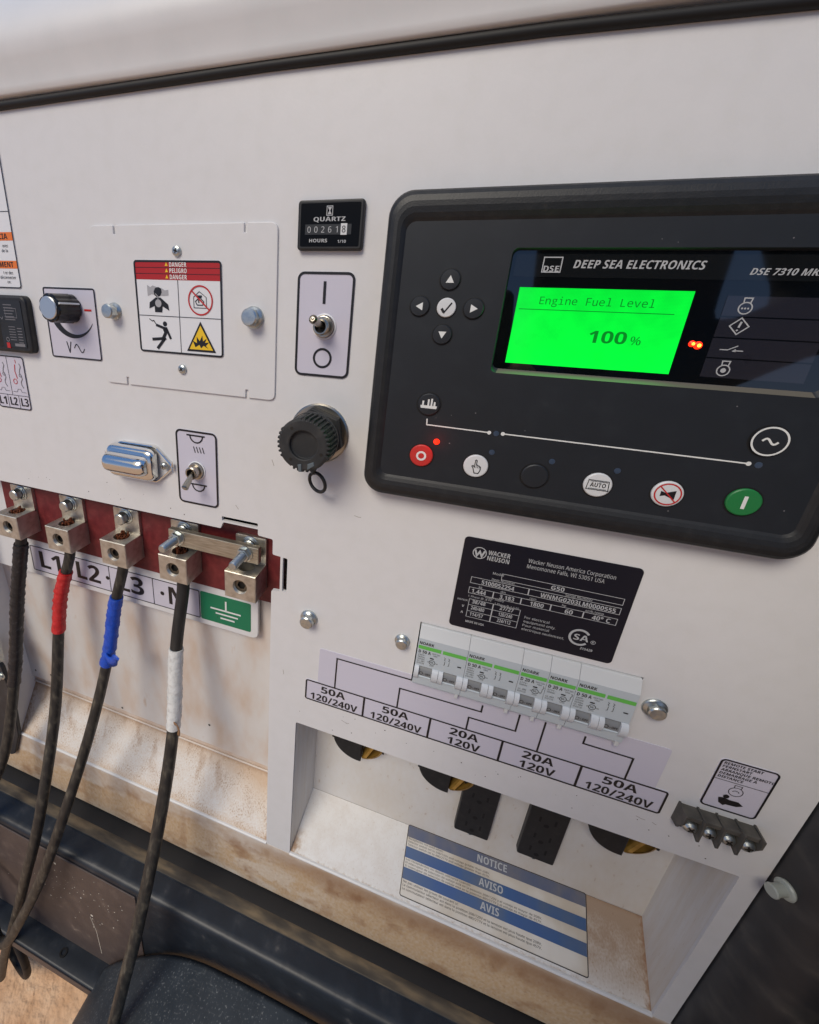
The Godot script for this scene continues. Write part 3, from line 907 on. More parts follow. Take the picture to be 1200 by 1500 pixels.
	var loop := []
	for i in 17:
		var t := TAU * i / 16
		loop.append(Vector3(-2.78 + cos(t) * .42, 9.35 + sin(t) * .62, .62 + .1 * cos(t)))
	g.tube(G.smooth_path(loop, 4), .05, 10, false)
	part(o, "loop", g, "seal_rubber")

func edge_normal(p: Array, i: int) -> Vector3:
	var e: Vector3 = p[mini(i + 1, p.size() - 1)] - p[maxi(i - 1, 0)]
	return Vector3(e.y, -e.x, 0).normalized()

# ---------- the left side of the panel
func warning_stickers():
	var W := "white_vinyl"
	var o := sticker("warning_sticker", -2.1, -.86, -1.1, .209, .025, W, "white warning sticker with orange bands cut off by the left edge of the photo", "sticker", "ink", .008)
	var g := G.new()
	g.cap(G.rr(-2.092, -.852, -1.108, -.71), I - .001)
	part(o, "red_band", g, "red_header")
	g = G.new()
	g.cap(G.rr(-2.092, -.185, -1.108, -.128), I - .001); g.cap(G.rr(-2.092, .012, -1.108, .067), I - .001)
	part(o, "orange_band", g, "orange_ink")
	g = G.new()
	g.stroke([Vector2(-2.09, -.322), Vector2(-1.108, -.322)], .004, I)
	g.cap(PackedVector2Array([Vector2(-1.2, -.53), Vector2(-1.165, -.56), Vector2(-1.15, -.52), Vector2(-1.185, -.49)]), I)
	g.text("ADVERTENCIA", -1.16, -.137, .038, I, 1, .39)
	g.text("AVERTISSEMENT", -1.145, .058, .038, I, 1, .42)
	g.text("ores", -1.17, -.082, .022, I, 1, 0, "regular"); g.text("de la", -1.18, -.048, .022, I, 1, 0, "regular")
	g.text("t er des", -1.165, .108, .022, I, 1, 0, "regular"); g.text("déconnecter", -1.14, .142, .022, I, 1, 0, "regular"); g.text("on.", -1.2, .174, .022, I, 1, 0, "regular")
	part(o, "lettering", g, "ink")

	# the main breaker at the left edge
	o = thing("main_breaker", -1.5, .48, 0, "black main breaker housing with grey print and a red mark at the left edge", "breaker")
	g = G.new()
	g.prism(G.rr(-2.1, .262, -1.028, .702, .05), 0, .06, .02, true)
	part(o, "housing", g, "black_plastic")
	g = G.new()
	g.prism(G.rr(-2.05, .3, -1.075, .66, .015), .06, .064)
	part(o, "face", g, "key_black")
	g = G.new()
	g.prism(G.rr(-1.62, .3, -1.33, .66, .01), .064, .0645)
	part(o, "handle_slot", g, "socket_dark")
	g = G.new()
	g.tube(G.smooth_path([Vector3(-1.5, .42, .05), Vector3(-1.46, .45, .12), Vector3(-1.42, .5, .17)], 5), .03, 10)
	part(o, "handle", g, "nickel")
	g = G.new()
	for i in 6:
		g.stroke([Vector2(-1.26, .335 + i * .022), Vector2(-1.17 + .01 * (i % 3), .335 + i * .022)], .006, .066)
		g.stroke([Vector2(-1.24, .5 + i * .02), Vector2(-1.17, .5 + i * .02)], .005, .066)
		g.stroke([Vector2(-1.15, .51 + i * .022), Vector2(-1.1, .51 + i * .022)], .006, .066)
	g.stroke([Vector2(-1.25, .36), Vector2(-1.13, .36), Vector2(-1.13, .43), Vector2(-1.25, .43)], .004, .066, true)
	g.stroke([Vector2(-1.3, .33), Vector2(-1.3, .36)], .008, .066); g.stroke([Vector2(-1.31, .43), Vector2(-1.295, .445), Vector2(-1.28, .425)], .006, .066)
	g.ring(-1.27, .6, .012, .018, .066, 16)
	part(o, "print", g, "grey_ink")
	g = G.new()
	g.prism(G.rr(-1.29, .625, -1.255, .668), .06, .067)
	part(o, "red_mark", g, "red_ink")
	g = G.new()
	g.prism(G.rr(-1.2, .628, -1.09, .65), .06, .0665)
	part(o, "data_strip", g, "grey_ink")

	# its legend
	o = sticker("breaker_legend", -1.607, .741, -1.222, 1.2, .03, "lilac", "pale legend sticker marked L1 L2 L3 under the main breaker", "sticker", "ink", .01)
	g = G.new()
	g.stroke([Vector2(-1.6, 1.078), Vector2(-1.228, 1.078)], .004, I)
	for u in [-1.48, -1.35]: g.stroke([Vector2(u, 1.078), Vector2(u, 1.192)], .004, I)
	g.stroke([Vector2(-1.417, .75), Vector2(-1.417, 1.078)], .004, I)
	g.text("L1", -1.545, 1.168, .07, I, 0, .085); g.text("L2", -1.416, 1.168, .07, I, 0, .085); g.text("L3", -1.288, 1.168, .07, I, 0, .085)
	part(o, "lettering", g, "ink")
	g = G.new()
	for u in [-1.5, -1.31]:
		g.stroke([Vector2(u - .09, 1.045), Vector2(u - .045, 1.045), Vector2(u - .03, 1.02), Vector2(u + .0, 1.02), Vector2(u + .01, 1.045), Vector2(u + .06, 1.045)], .004, I)
		var c := []
		for i in 9: c.append(Vector2(u + .03 + .012 * sin(i * 1.7), .8 + i * .026))
		g.stroke(c, .007, I)
		g.ring(u + .022, .9, .01, .015, I, 12)
	part(o, "symbol", g, "grey_ink")
	g = G.new()
	for u in [-1.5, -1.31]:
		g.stroke([Vector2(u - .02, .81), Vector2(u - .03, .87), Vector2(u - .015, .93)], .008, I); g.ring(u - .045, .955, .018, .024, I, 16)
		g.stroke([Vector2(u - .01, .77), Vector2(u - .005, .8)], .006, I)
	part(o, "red_symbol", g, "red_ink")

	# the voltage trimmer
	o = sticker("voltage_dial_sticker", -.885, .191, -.383, .713, .02, "lilac", "pale sticker with a black crescent and V~ behind the voltage knob", "sticker", "ink", .011)
	g = G.new()
	var out := []; var inn := []
	for i in 21:
		var t := i / 20.0
		var a := deg_to_rad(lerpf(150, 28, t))
		out.append(Vector2(-.63, .335) + Vector2.from_angle(a) * (.222 + .0 * t)); inn.append(Vector2(-.63, .335) + Vector2.from_angle(a) * (.222 - .055 * (1 - t) - .002))
	for i in 20:
		g.quad(G.v3(out[i], I), G.v3(out[i + 1], I), G.v3(inn[i + 1], I), G.v3(inn[i], I), Vector3(0, 0, 1))
	part(o, "crescent", g, "ink")
	g = G.new()
	g.text("V", -.695, .67, .085, I, 0, .05, "regular")
	var wv := []
	for i in 17: wv.append(Vector2(-.645 + .1 * i / 16.0, .632 - .03 * sin(TAU * i / 16.0)))
	g.stroke(wv, .007, I)
	part(o, "lettering", g, "ink")
	g = G.new()
	g.stroke([Vector2(-.5, .345), Vector2(-.432, .345)], .014, I)
	part(o, "red_tick", g, "red_ink")
	o = thing("voltage_dial", -.625, .34, 0, "black fluted knob with a silver cap on the voltage sticker", "dial")
	g = G.new()
	var fl := PackedVector2Array(); var fs := PackedVector2Array()
	for i in 72:
		var a := TAU * i / 72
		var r := .107 - .008 * pow(absf(cos(a * 4.5 + .4)), 6)
		fl.append(Vector2(-.625, .34) + Vector2.from_angle(a) * r); fs.append(Vector2(-.625, .34) + Vector2.from_angle(a) * (r - .006))
	g.wall(fl, .012, .19, fs, true); g.wall(fs, .19, .2, G.inset(fs, .008), true); g.cap(G.inset(fs, .008), .2); g.cap(fl, .012, -1)
	part(o, "body", g, "knob_plastic")
	g = G.new()
	g.lathe(-.625, .34, [[.079, .2], [.079, .208], [.074, .212], [0.0, .212]], 40)
	part(o, "cap", g, "knob_cap")
	g = G.new()
	g.frame(Vector3(-.625, .34, 0), Vector3(0, 0, 1), Vector3(.35, 1, 0).normalized() * 1.0, Vector3(.94, -.34, 0))
	g.box(.02, -.006, .09, .196, .006, .1085)
	part(o, "pointer", g, "white_ink")

func cell(u0, v0, u1, v1, pts: Array) -> Array:
	var r := []
	for q in pts: r.append(Vector2(lerpf(u0, u1, q[0]), lerpf(v0, v1, q[1])))
	return r

func pv(a: Array) -> PackedVector2Array:
	return PackedVector2Array(a)

func cover_plate():
	var o := thing("cover_plate", .36, .33, 0, "white screwed-on cover plate carrying the red danger sticker", "cover plate")
	var nt := func(u, v, s): return [[u - s * .011, v, .005], [u - s * .011, v + s * .055, .006], [u + s * .011, v + s * .055, .006], [u + s * .011, v, .005]]
	var c := [[-.355, -.215, .04]]
	c.append_array(nt.call(-.142, -.215, 1.0)); c.append_array(nt.call(.862, -.215, 1.0))
	c.append([1.078, -.215, .05]); c.append([1.078, .868, .05])
	c.append_array(nt.call(.867, .868, -1.0)); c.append_array(nt.call(-.147, .868, -1.0))
	c.append([-.355, .868, .04])
	var g := G.new()
	g.prism(fillet(c), 0, .014, .004, true)
	part(o, "plate", g, "paint")
	cross_screw(o, "screw", .357, -.055, .014, .034, .022, .3)
	cross_screw(o, "screw", .353, .713, .014, .034, .022, .9)
	flange_bolt(-.205, .342, .0, .062, .05, .1, "zinc hex bolt at the left edge of the danger cover plate", .5)
	flange_bolt(.922, .335, .014, .07, .056, .085, "zinc hex bolt on the right of the danger cover plate", .1)
	# the sticker on it
	var w := .014
	o = sticker("danger_sticker", 0, 0, .691, .609, .025, "white_vinyl", "white danger sticker with red header and four pictograms on the cover plate", "sticker", "ink", .013, w)
	g = G.new()
	g.cap(G.rr(.012, .012, .679, .122), w + I - .0015)
	part(o, "red_header", g, "red_header")
	g = G.new()
	var z := w + I
	g.stroke([Vector2(.352, .122), Vector2(.352, .6)], .004, z); g.stroke([Vector2(.01, .357), Vector2(.68, .357)], .004, z)
	for v in [.046, .084]: g.stroke([Vector2(.013, v), Vector2(.678, v)], .003, z)
	# inhaling figure
	var A := [.02, .13, .35, .355]
	g.cap(pv(cell(A[0], A[1], A[2], A[3], [[.28, .62], [.44, .47], [.56, .47], [.74, .66], [.76, .84], [.6, .72], [.58, .9], [.4, .9], [.4, .72], [.26, .8]])), z)
	g.cap(pv(cell(A[0], A[1], A[2], A[3], [[.4, .3], [.44, .2], [.52, .17], [.59, .21], [.6, .32], [.56, .42], [.47, .46], [.41, .4]])), z)
	# shock figure
	var B := [.02, .36, .35, .6]
	for s in [[[[.24, .08], [.31, .14], [.35, .12], [.4, .22]], .006], [[[.4, .24], [.6, .32], [.68, .33]], .018], [[[.66, .33], [.76, .62]], .018], [[[.6, .34], [.64, .44], [.58, .58], [.62, .66]], .024], [[[.56, .62], [.28, .66]], .02], [[[.6, .62], [.4, .92]], .022]]:
		g.stroke(cell(B[0], B[1], B[2], B[3], s[0]), s[1], z)
	g.disc(lerpf(B[0], B[2], .63), lerpf(B[1], B[3], .2), .017, z, 14)
	# engine in a house
	var C := [.355, .13, .68, .355]
	g.stroke(cell(C[0], C[1], C[2], C[3], [[.36, .72], [.36, .42], [.5, .26], [.66, .42], [.66, .72]]), .004, z, true)
	g.stroke(cell(C[0], C[1], C[2], C[3], [[.45, .38], [.55, .38], [.53, .46], [.6, .54], [.57, .64], [.44, .64], [.4, .54], [.47, .46]]), .006, z, true)
	g.stroke(cell(C[0], C[1], C[2], C[3], [[.46, .42], [.54, .42]]), .01, z); g.stroke(cell(C[0], C[1], C[2], C[3], [[.48, .44], [.48, .58]]), .008, z)
	# explosion triangle
	var D := [.355, .36, .68, .6]
	g.cap(pv(cell(D[0], D[1], D[2], D[3], [[.5, .08], [.86, .92], [.14, .92]])), z)
	part(o, "pictogram", g, "ink")
	g = G.new()
	g.cap(pv(cell(D[0], D[1], D[2], D[3], [[.5, .19], [.79, .86], [.21, .86]])), z + .001)
	part(o, "yellow_triangle", g, "yellow_ink")
	g = G.new()
	for v in [.036, .074, .113]: g.cap(PackedVector2Array([Vector2(.257, v), Vector2(.269, v - .024), Vector2(.281, v)]), z + .001)
	part(o, "alert_mark", g, "yellow_ink").set_meta("kind", "stuff")
	g = G.new()
	g.cap(pv(cell(D[0], D[1], D[2], D[3], [[.36, .8], [.3, .62], [.4, .68], [.4, .5], [.47, .62], [.54, .46], [.55, .62], [.64, .54], [.6, .66], [.7, .64], [.62, .74], [.68, .82], [.56, .74], [.5, .82], [.46, .72]])), z + .002)
	part(o, "burst", g, "ink")
	g = G.new()
	g.cap(pv(cell(A[0], A[1], A[2], A[3], [[.24, .12], [.32, .18], [.38, .13], [.5, .18], [.42, .3], [.42, .4], [.34, .38], [.24, .44]])), z - .001)
	g.cap(pv(cell(A[0], A[1], A[2], A[3], [[.6, .2], [.68, .26], [.76, .24], [.76, .4], [.66, .42], [.58, .42]])), z - .001)
	var lung := []
	for i in 14: lung.append(Vector2(lerpf(A[0], A[2], .5) + cos(TAU * i / 14) * .026, lerpf(A[1], A[3], .64) + sin(TAU * i / 14) * .026))
	g.cap(pv(lung), z + .001)
	g.stroke(cell(A[0], A[1], A[2], A[3], [[.44, .36], [.5, .44], [.5, .56]]), .005, z + .001)
	part(o, "smoke", g, "pale_grey_ink")
	g = G.new()
	g.ring(lerpf(C[0], C[2], .52), lerpf(C[1], C[3], .51), .086, .096, z + .001, 36)
	g.stroke(cell(C[0], C[1], C[2], C[3], [[.33, .26], [.72, .76]]), .01, z + .002)
	part(o, "prohibition_ring", g, "red_ink")
	g = G.new()
	for t in [["DANGER", .04], ["PELIGRO", .078], ["DANGER", .117]]: g.text(t[0], .292, t[1], .028, z, -1, .135)
	part(o, "lettering", g, "white_ink")

func meter_and_switches():
	var o := thing("hour_meter", 1.41, -.19, 0, "small black quartz hour meter reading 00261 above the main switch", "hour meter")
	var g := G.new()
	g.prism(G.rr(1.212, -.318, 1.607, -.058, .02), 0, .035, .01, true)
	part(o, "case", g, "black_plastic")
	g = G.new()
	g.prism(G.rr(1.232, -.3, 1.588, -.078, .008), .034, .037)
	part(o, "dial", g, "meter_face")
	g = G.new()
	g.prism(G.rr(1.262, -.192, 1.54, -.139), .036, .0385)
	part(o, "counter_window", g, "key_black")
	g = G.new()
	g.prism(G.rr(1.478, -.195, 1.515, -.137), .036, .0392)
	part(o, "tenths_wheel", g, "key_white")
	g = G.new()
	for i in 5: g.text("00261"[i], 1.287 + i * .042, -.149, .032, .0398, 0, 0, "mono")
	g.text("QUARTZ", 1.407, -.207, .022, .0385, 0, .19); g.text("HOURS", 1.345, -.099, .018, .0385, 0, .11); g.text("1/10", 1.488, -.096, .015, .0385, 0, .05)
	g.stroke([Vector2(1.39, -.283), Vector2(1.424, -.283), Vector2(1.424, -.237), Vector2(1.39, -.237)], .004, .0385, true)
	g.cap(PackedVector2Array([Vector2(1.395, -.278), Vector2(1.419, -.278), Vector2(1.409, -.26), Vector2(1.419, -.242), Vector2(1.395, -.242), Vector2(1.405, -.26)]), .0386)
	part(o, "lettering", g, "dim_white_ink")
	g = G.new()
	g.text("8", 1.4965, -.149, .034, .0404, 0, 0, "mono")
	part(o, "last_digit", g, "ink")

	o = sticker("main_switch_sticker", 1.214, .054, 1.579, .678, .045, "lilac", "tall pale sticker with I and O marks around the upper toggle switch", "sticker", "ink", .015)
	g = G.new()
	g.stroke([Vector2(1.392, .107), Vector2(1.392, .235)], .018, I)
	g.ring(1.4, .56, .049, .063, I, 40)
	part(o, "symbol", g, "ink")
	toggle(1.402, .368, Vector3(1.392, .325, .21), "nickel toggle switch pointing up between the I and O marks")

	o = sticker("lamp_switch_sticker", .248, 1.167, .612, 1.78, .045, "lilac", "tall pale sticker with lamp symbols around the lower toggle switch", "sticker", "ink", .015)
	g = G.new()
	for c in [[.433, 1.225], [.436, 1.625]]:
		g.stroke([Vector2(c[0] - .085, c[1] - .02), Vector2(c[0] + .075, c[1] - .02)], .012, I)
		g.stroke(G.arc(c[0], c[1] - .02, .055, 0, 180), .011, I)
	for i in 4: g.stroke([Vector2(.405 + i * .026, 1.292), Vector2(.42 + i * .026, 1.34)], .007, I)
	part(o, "symbol", g, "ink")
	toggle(.425, 1.487, Vector3(.442, 1.565, .2), "nickel toggle switch pointing down between the lamp symbols")

	# the chrome courtesy lamp
	o = thing("courtesy_lamp", -.11, 1.49, 0, "small chrome hooded lamp above the cable terminals", "lamp")
	g = G.new()
	g.prism(fillet([[-.44, 1.49, .04], [-.29, 1.335, .03], [.065, 1.33, .03], [.222, 1.475, .035], [.222, 1.5, .035], [.06, 1.648, .03], [-.3, 1.645, .03], [-.44, 1.51, .04]]), 0, .03, .012, true)
	part(o, "base", g, "chrome")
	g = G.new()
	# a hood in two tiers, its ends rounded off
	for tier in [[[[1.352, .028], [1.352, .06], [1.36, .085], [1.38, .102], [1.42, .112], [1.49, .114], [1.56, .112], [1.6, .102], [1.62, .085], [1.628, .06], [1.628, .028]], -.37, .075], [[[1.4, .1], [1.402, .13], [1.412, .16], [1.43, .185], [1.455, .2], [1.485, .206], [1.515, .2], [1.54, .185], [1.558, .16], [1.568, .13], [1.57, .1]], -.35, .045]]:
		var pr: Array = tier[0]
		var mid := 1.49 if tier[1] < -.36 else 1.485
		var ends := [[tier[1], .72], [tier[1] + .012, .86], [tier[1] + .035, .96], [tier[1] + .07, 1.0], [tier[2] - .07, 1.0], [tier[2] - .035, .96], [tier[2] - .012, .86], [tier[2], .72]]
		for k in ends.size() - 1:
			for i in pr.size() - 1:
				var q := []
				for c in [[k, i], [k, i + 1], [k + 1, i + 1], [k + 1, i]]:
					var e: Array = ends[c[0]]; var a: Array = pr[c[1]]
					var prev: Array = pr[maxi(c[1] - 1, 0)]; var nxt: Array = pr[mini(c[1] + 1, pr.size() - 1)]
					var t := Vector2(nxt[0] - prev[0], nxt[1] - prev[1]).normalized()
					var nn := Vector3(0, -t.y, t.x)
					var lean: float = (-1.0 if c[0] < 4 else 1.0) * (1.0 - e[1]) * 3.2
					q.append([Vector3(e[0], mid + (a[0] - mid) * e[1], a[1] if a[1] < .11 and tier[1] > -.36 else .03 + (a[1] - .03) * e[1]), (nn + Vector3(lean, 0, 0)).normalized()])
				g.quad3(q[0][0], q[1][0], q[2][0], q[3][0], q[0][1], q[1][1], q[2][1], q[3][1])
		for e in [ends[0], ends[-1]]:
			var pl := PackedVector3Array()
			for a in pr: pl.append(Vector3(e[0], mid + (a[0] - mid) * e[1], a[1] if a[1] < .11 and tier[1] > -.36 else .03 + (a[1] - .03) * e[1]))
			for i in range(1, pl.size() - 1): g.tri(pl[0], pl[i], pl[i + 1], Vector3(-1 if e[0] < -.2 else 1, 0, 0))
	part(o, "hood", g, "chrome")
	cross_screw(o, "screw", .148, 1.482, .03, .03, .03, .2)

func connector_cap():
	var o := thing("screw_cap", 1.455, 1.035, 0, "black ribbed screw cap on a hexagonal socket beside the controller", "cap")
	var c := Vector2(1.408, 1.058)
	var g := G.new()
	g.lathe(c.x, c.y, [[.206, 0], [.206, .012], [.196, .02], [.1, .02]], 48)
	part(o, "washer", g, "nickel")
	g = G.new()
	g.prism(hexagon(c.x, c.y, .19, .32), .02, .085, .008)
	g.lathe(c.x, c.y, [[.15, .085], [.15, .15]], 40)
	part(o, "hex_nut", g, "cap_rubber")
	g = G.new()
	var rib := PackedVector2Array(); var top := PackedVector2Array(); var top2 := PackedVector2Array(); var base := PackedVector2Array()
	for i in 216:
		var a := TAU * i / 216
		var deg := rad_to_deg(a)
		var ribbed := not (deg > 215 and deg < 262) and not (deg > 118 and deg < 148) and not (deg > 22 and deg < 66)
		var r := .166 + (.014 * smoothstep(-.1, .5, cos(a * 36)) - .004 if ribbed else .003)
		var e := Vector2.from_angle(a)
		rib.append(c + e * r); base.append(c + e * minf(r, .17)); top.append(c + e * (r - .004)); top2.append(c + e * .152)
	g.lathe(c.x, c.y, [[.172, .14], [.176, .145], [.176, .17], [.172, .175]], 60)
	g.wall(base, .17, .185, rib, false); g.wall(rib, .185, .318, PackedVector2Array(), false); g.wall(rib, .318, .326, top, false); g.wall(top, .326, .33, top2, false)
	# the top with its sunk round middle
	g.lathe(c.x, c.y, [[.152, .33], [.098, .33], [.092, .327], [.09, .308], [.086, .304], [0.0, .304]], 60)
	part(o, "ribbed_cap", g, "cap_rubber")
	g = G.new()
	for a in [232.0, 20.0, 128.0]:
		var q := c + Vector2.from_angle(deg_to_rad(a)) * .126
		g.disc(q.x, q.y, .011, .3312, 14)
	part(o, "hole", g, "socket_dark")
	g = G.new()
	g.prism(PackedVector2Array([c + Vector2(-.03, .128), c + Vector2(-.005, .12), c + Vector2(-.003, .172), c + Vector2(-.022, .175)]), .29, .335, .004)
	g.prism(PackedVector2Array([c + Vector2(.035, .115), c + Vector2(.075, .095), c + Vector2(.08, .12), c + Vector2(.035, .155)]), .29, .335, .004)
	part(o, "lug_clip", g, "cap_edge")
	g = G.new()
	var loop := []
	for i in 17:
		var a := deg_to_rad(lerpf(-118, 236, i / 16.0))
		loop.append(Vector3(1.455 + cos(a) * .068, 1.36 + sin(a) * .072, .14 + .04 * cos(a) - .02 * sin(a)))
	loop.push_front(Vector3(1.47, 1.21, .22)); loop.append(Vector3(1.44, 1.21, .26))
	g.tube(G.smooth_path(loop, 6), .012, 10)
	part(o, "strap", g, "black_plastic")

# ---------- the person taking the photograph, mirrored in the shiny parts
func nets(bones: Array, lo: Vector3, hi: Vector3, cell_: float, soft: float, vs: PackedVector3Array, ns: PackedVector3Array, cs: PackedColorArray):
	# bones: [from, to, radius, radius, colour]; a smooth union of tapered capsules, meshed as surface nets
	var nx := int((hi.x - lo.x) / cell_) + 2; var ny := int((hi.y - lo.y) / cell_) + 2; var nz := int((hi.z - lo.z) / cell_) + 2
	var f := PackedFloat32Array(); f.resize(nx * ny * nz); f.fill(9.0)
	for b in bones:
		var a: Vector3 = b[0]; var e: Vector3 = b[1]; var ra: float = b[2]; var rb: float = b[3]
		var d := e - a; var dd := maxf(d.length_squared(), 1e-9)
		var m := maxf(ra, rb) + soft * 2 + cell_ * 2
		var l0 := (a.min(e) - Vector3(m, m, m) - lo) / cell_; var l1 := (a.max(e) + Vector3(m, m, m) - lo) / cell_
		for x in range(maxi(0, int(l0.x)), mini(nx, int(l1.x) + 1)):
			for y in range(maxi(0, int(l0.y)), mini(ny, int(l1.y) + 1)):
				for z in range(maxi(0, int(l0.z)), mini(nz, int(l1.z) + 1)):
					var p := lo + Vector3(x, y, z) * cell_
					var t := clampf((p - a).dot(d) / dd, 0, 1)
					var v := (p - a - d * t).length() - lerpf(ra, rb, t)
					var i := (x * ny + y) * nz + z
					var o := f[i]
					var h := maxf(soft - absf(o - v), 0.0) / soft
					f[i] = minf(o, v) - h * h * soft * .25
	var at := {}
	var pos := PackedVector3Array()
	for x in nx - 1:
		for y in ny - 1:
			for z in nz - 1:
				var i := (x * ny + y) * nz + z
				var c := [f[i], f[i + 1], f[i + nz], f[i + nz + 1], f[i + ny * nz], f[i + ny * nz + 1], f[i + ny * nz + nz], f[i + ny * nz + nz + 1]]
				var s := 0
				for k in 8: s += 1 if c[k] < 0 else 0
				if s == 0 or s == 8: continue
				var sum := Vector3.ZERO; var n := 0
				for k in 8:
					for j in [1, 2, 4]:
						if k & j: continue
						var u: float = c[k]; var w: float = c[k | j]
						if (u < 0) == (w < 0): continue
						var p0 := Vector3((k >> 2) & 1, (k >> 1) & 1, k & 1); var p1 := Vector3(((k | j) >> 2) & 1, ((k | j) >> 1) & 1, (k | j) & 1)
						sum += p0.lerp(p1, u / (u - w)); n += 1
				at[i] = pos.size()
				pos.append(lo + (Vector3(x, y, z) + sum / n) * cell_)
	var nrm := PackedVector3Array(); nrm.resize(pos.size())
	var tris := PackedInt32Array()
	for x in range(1, nx - 1):
		for y in range(1, ny - 1):
			for z in range(1, nz - 1):
				var i := (x * ny + y) * nz + z
				for ax in 3:
					var st: int = [ny * nz, nz, 1][ax]
					if (f[i] < 0) == (f[i + st] < 0): continue
					var s1: int = [nz, 1, ny * nz][ax]; var s2: int = [1, ny * nz, nz][ax]
					var q := [i - s1 - s2, i - s2, i, i - s1]
					if not (at.has(q[0]) and at.has(q[1]) and at.has(q[2]) and at.has(q[3])): continue
					var A: int = at[q[0]]; var B: int = at[q[1]]; var C: int = at[q[2]]; var D: int = at[q[3]]
					var n := (pos[C] - pos[A]).cross(pos[D] - pos[B])
					var outward := Vector3.ZERO; outward[ax] = 1.0 if f[i] < 0 else -1.0
					if n.dot(outward) < 0: n = -n
					for k in [A, B, C, D]: nrm[k] += n
					if (pos[B] - pos[A]).cross(pos[C] - pos[A]).dot(outward) > 0: tris.append_array([A, C, B, A, D, C])
					else: tris.append_array([A, B, C, A, C, D])
	for k in tris:
		vs.append(pos[k]); ns.append(nrm[k].normalized() if nrm[k].length_squared() > 1e-16 else Vector3.UP)
		var best := 9.0; var col := Color.WHITE
		for b in bones:
			var d: Vector3 = b[1] - b[0]
			var t := clampf((pos[k] - (b[0] as Vector3)).dot(d) / maxf(d.length_squared(), 1e-9), 0, 1)
			var v: float = (pos[k] - (b[0] as Vector3) - d * t).length() - lerpf(b[2], b[3], t)
			if v < best: best = v; col = b[4]
		cs.append(col)

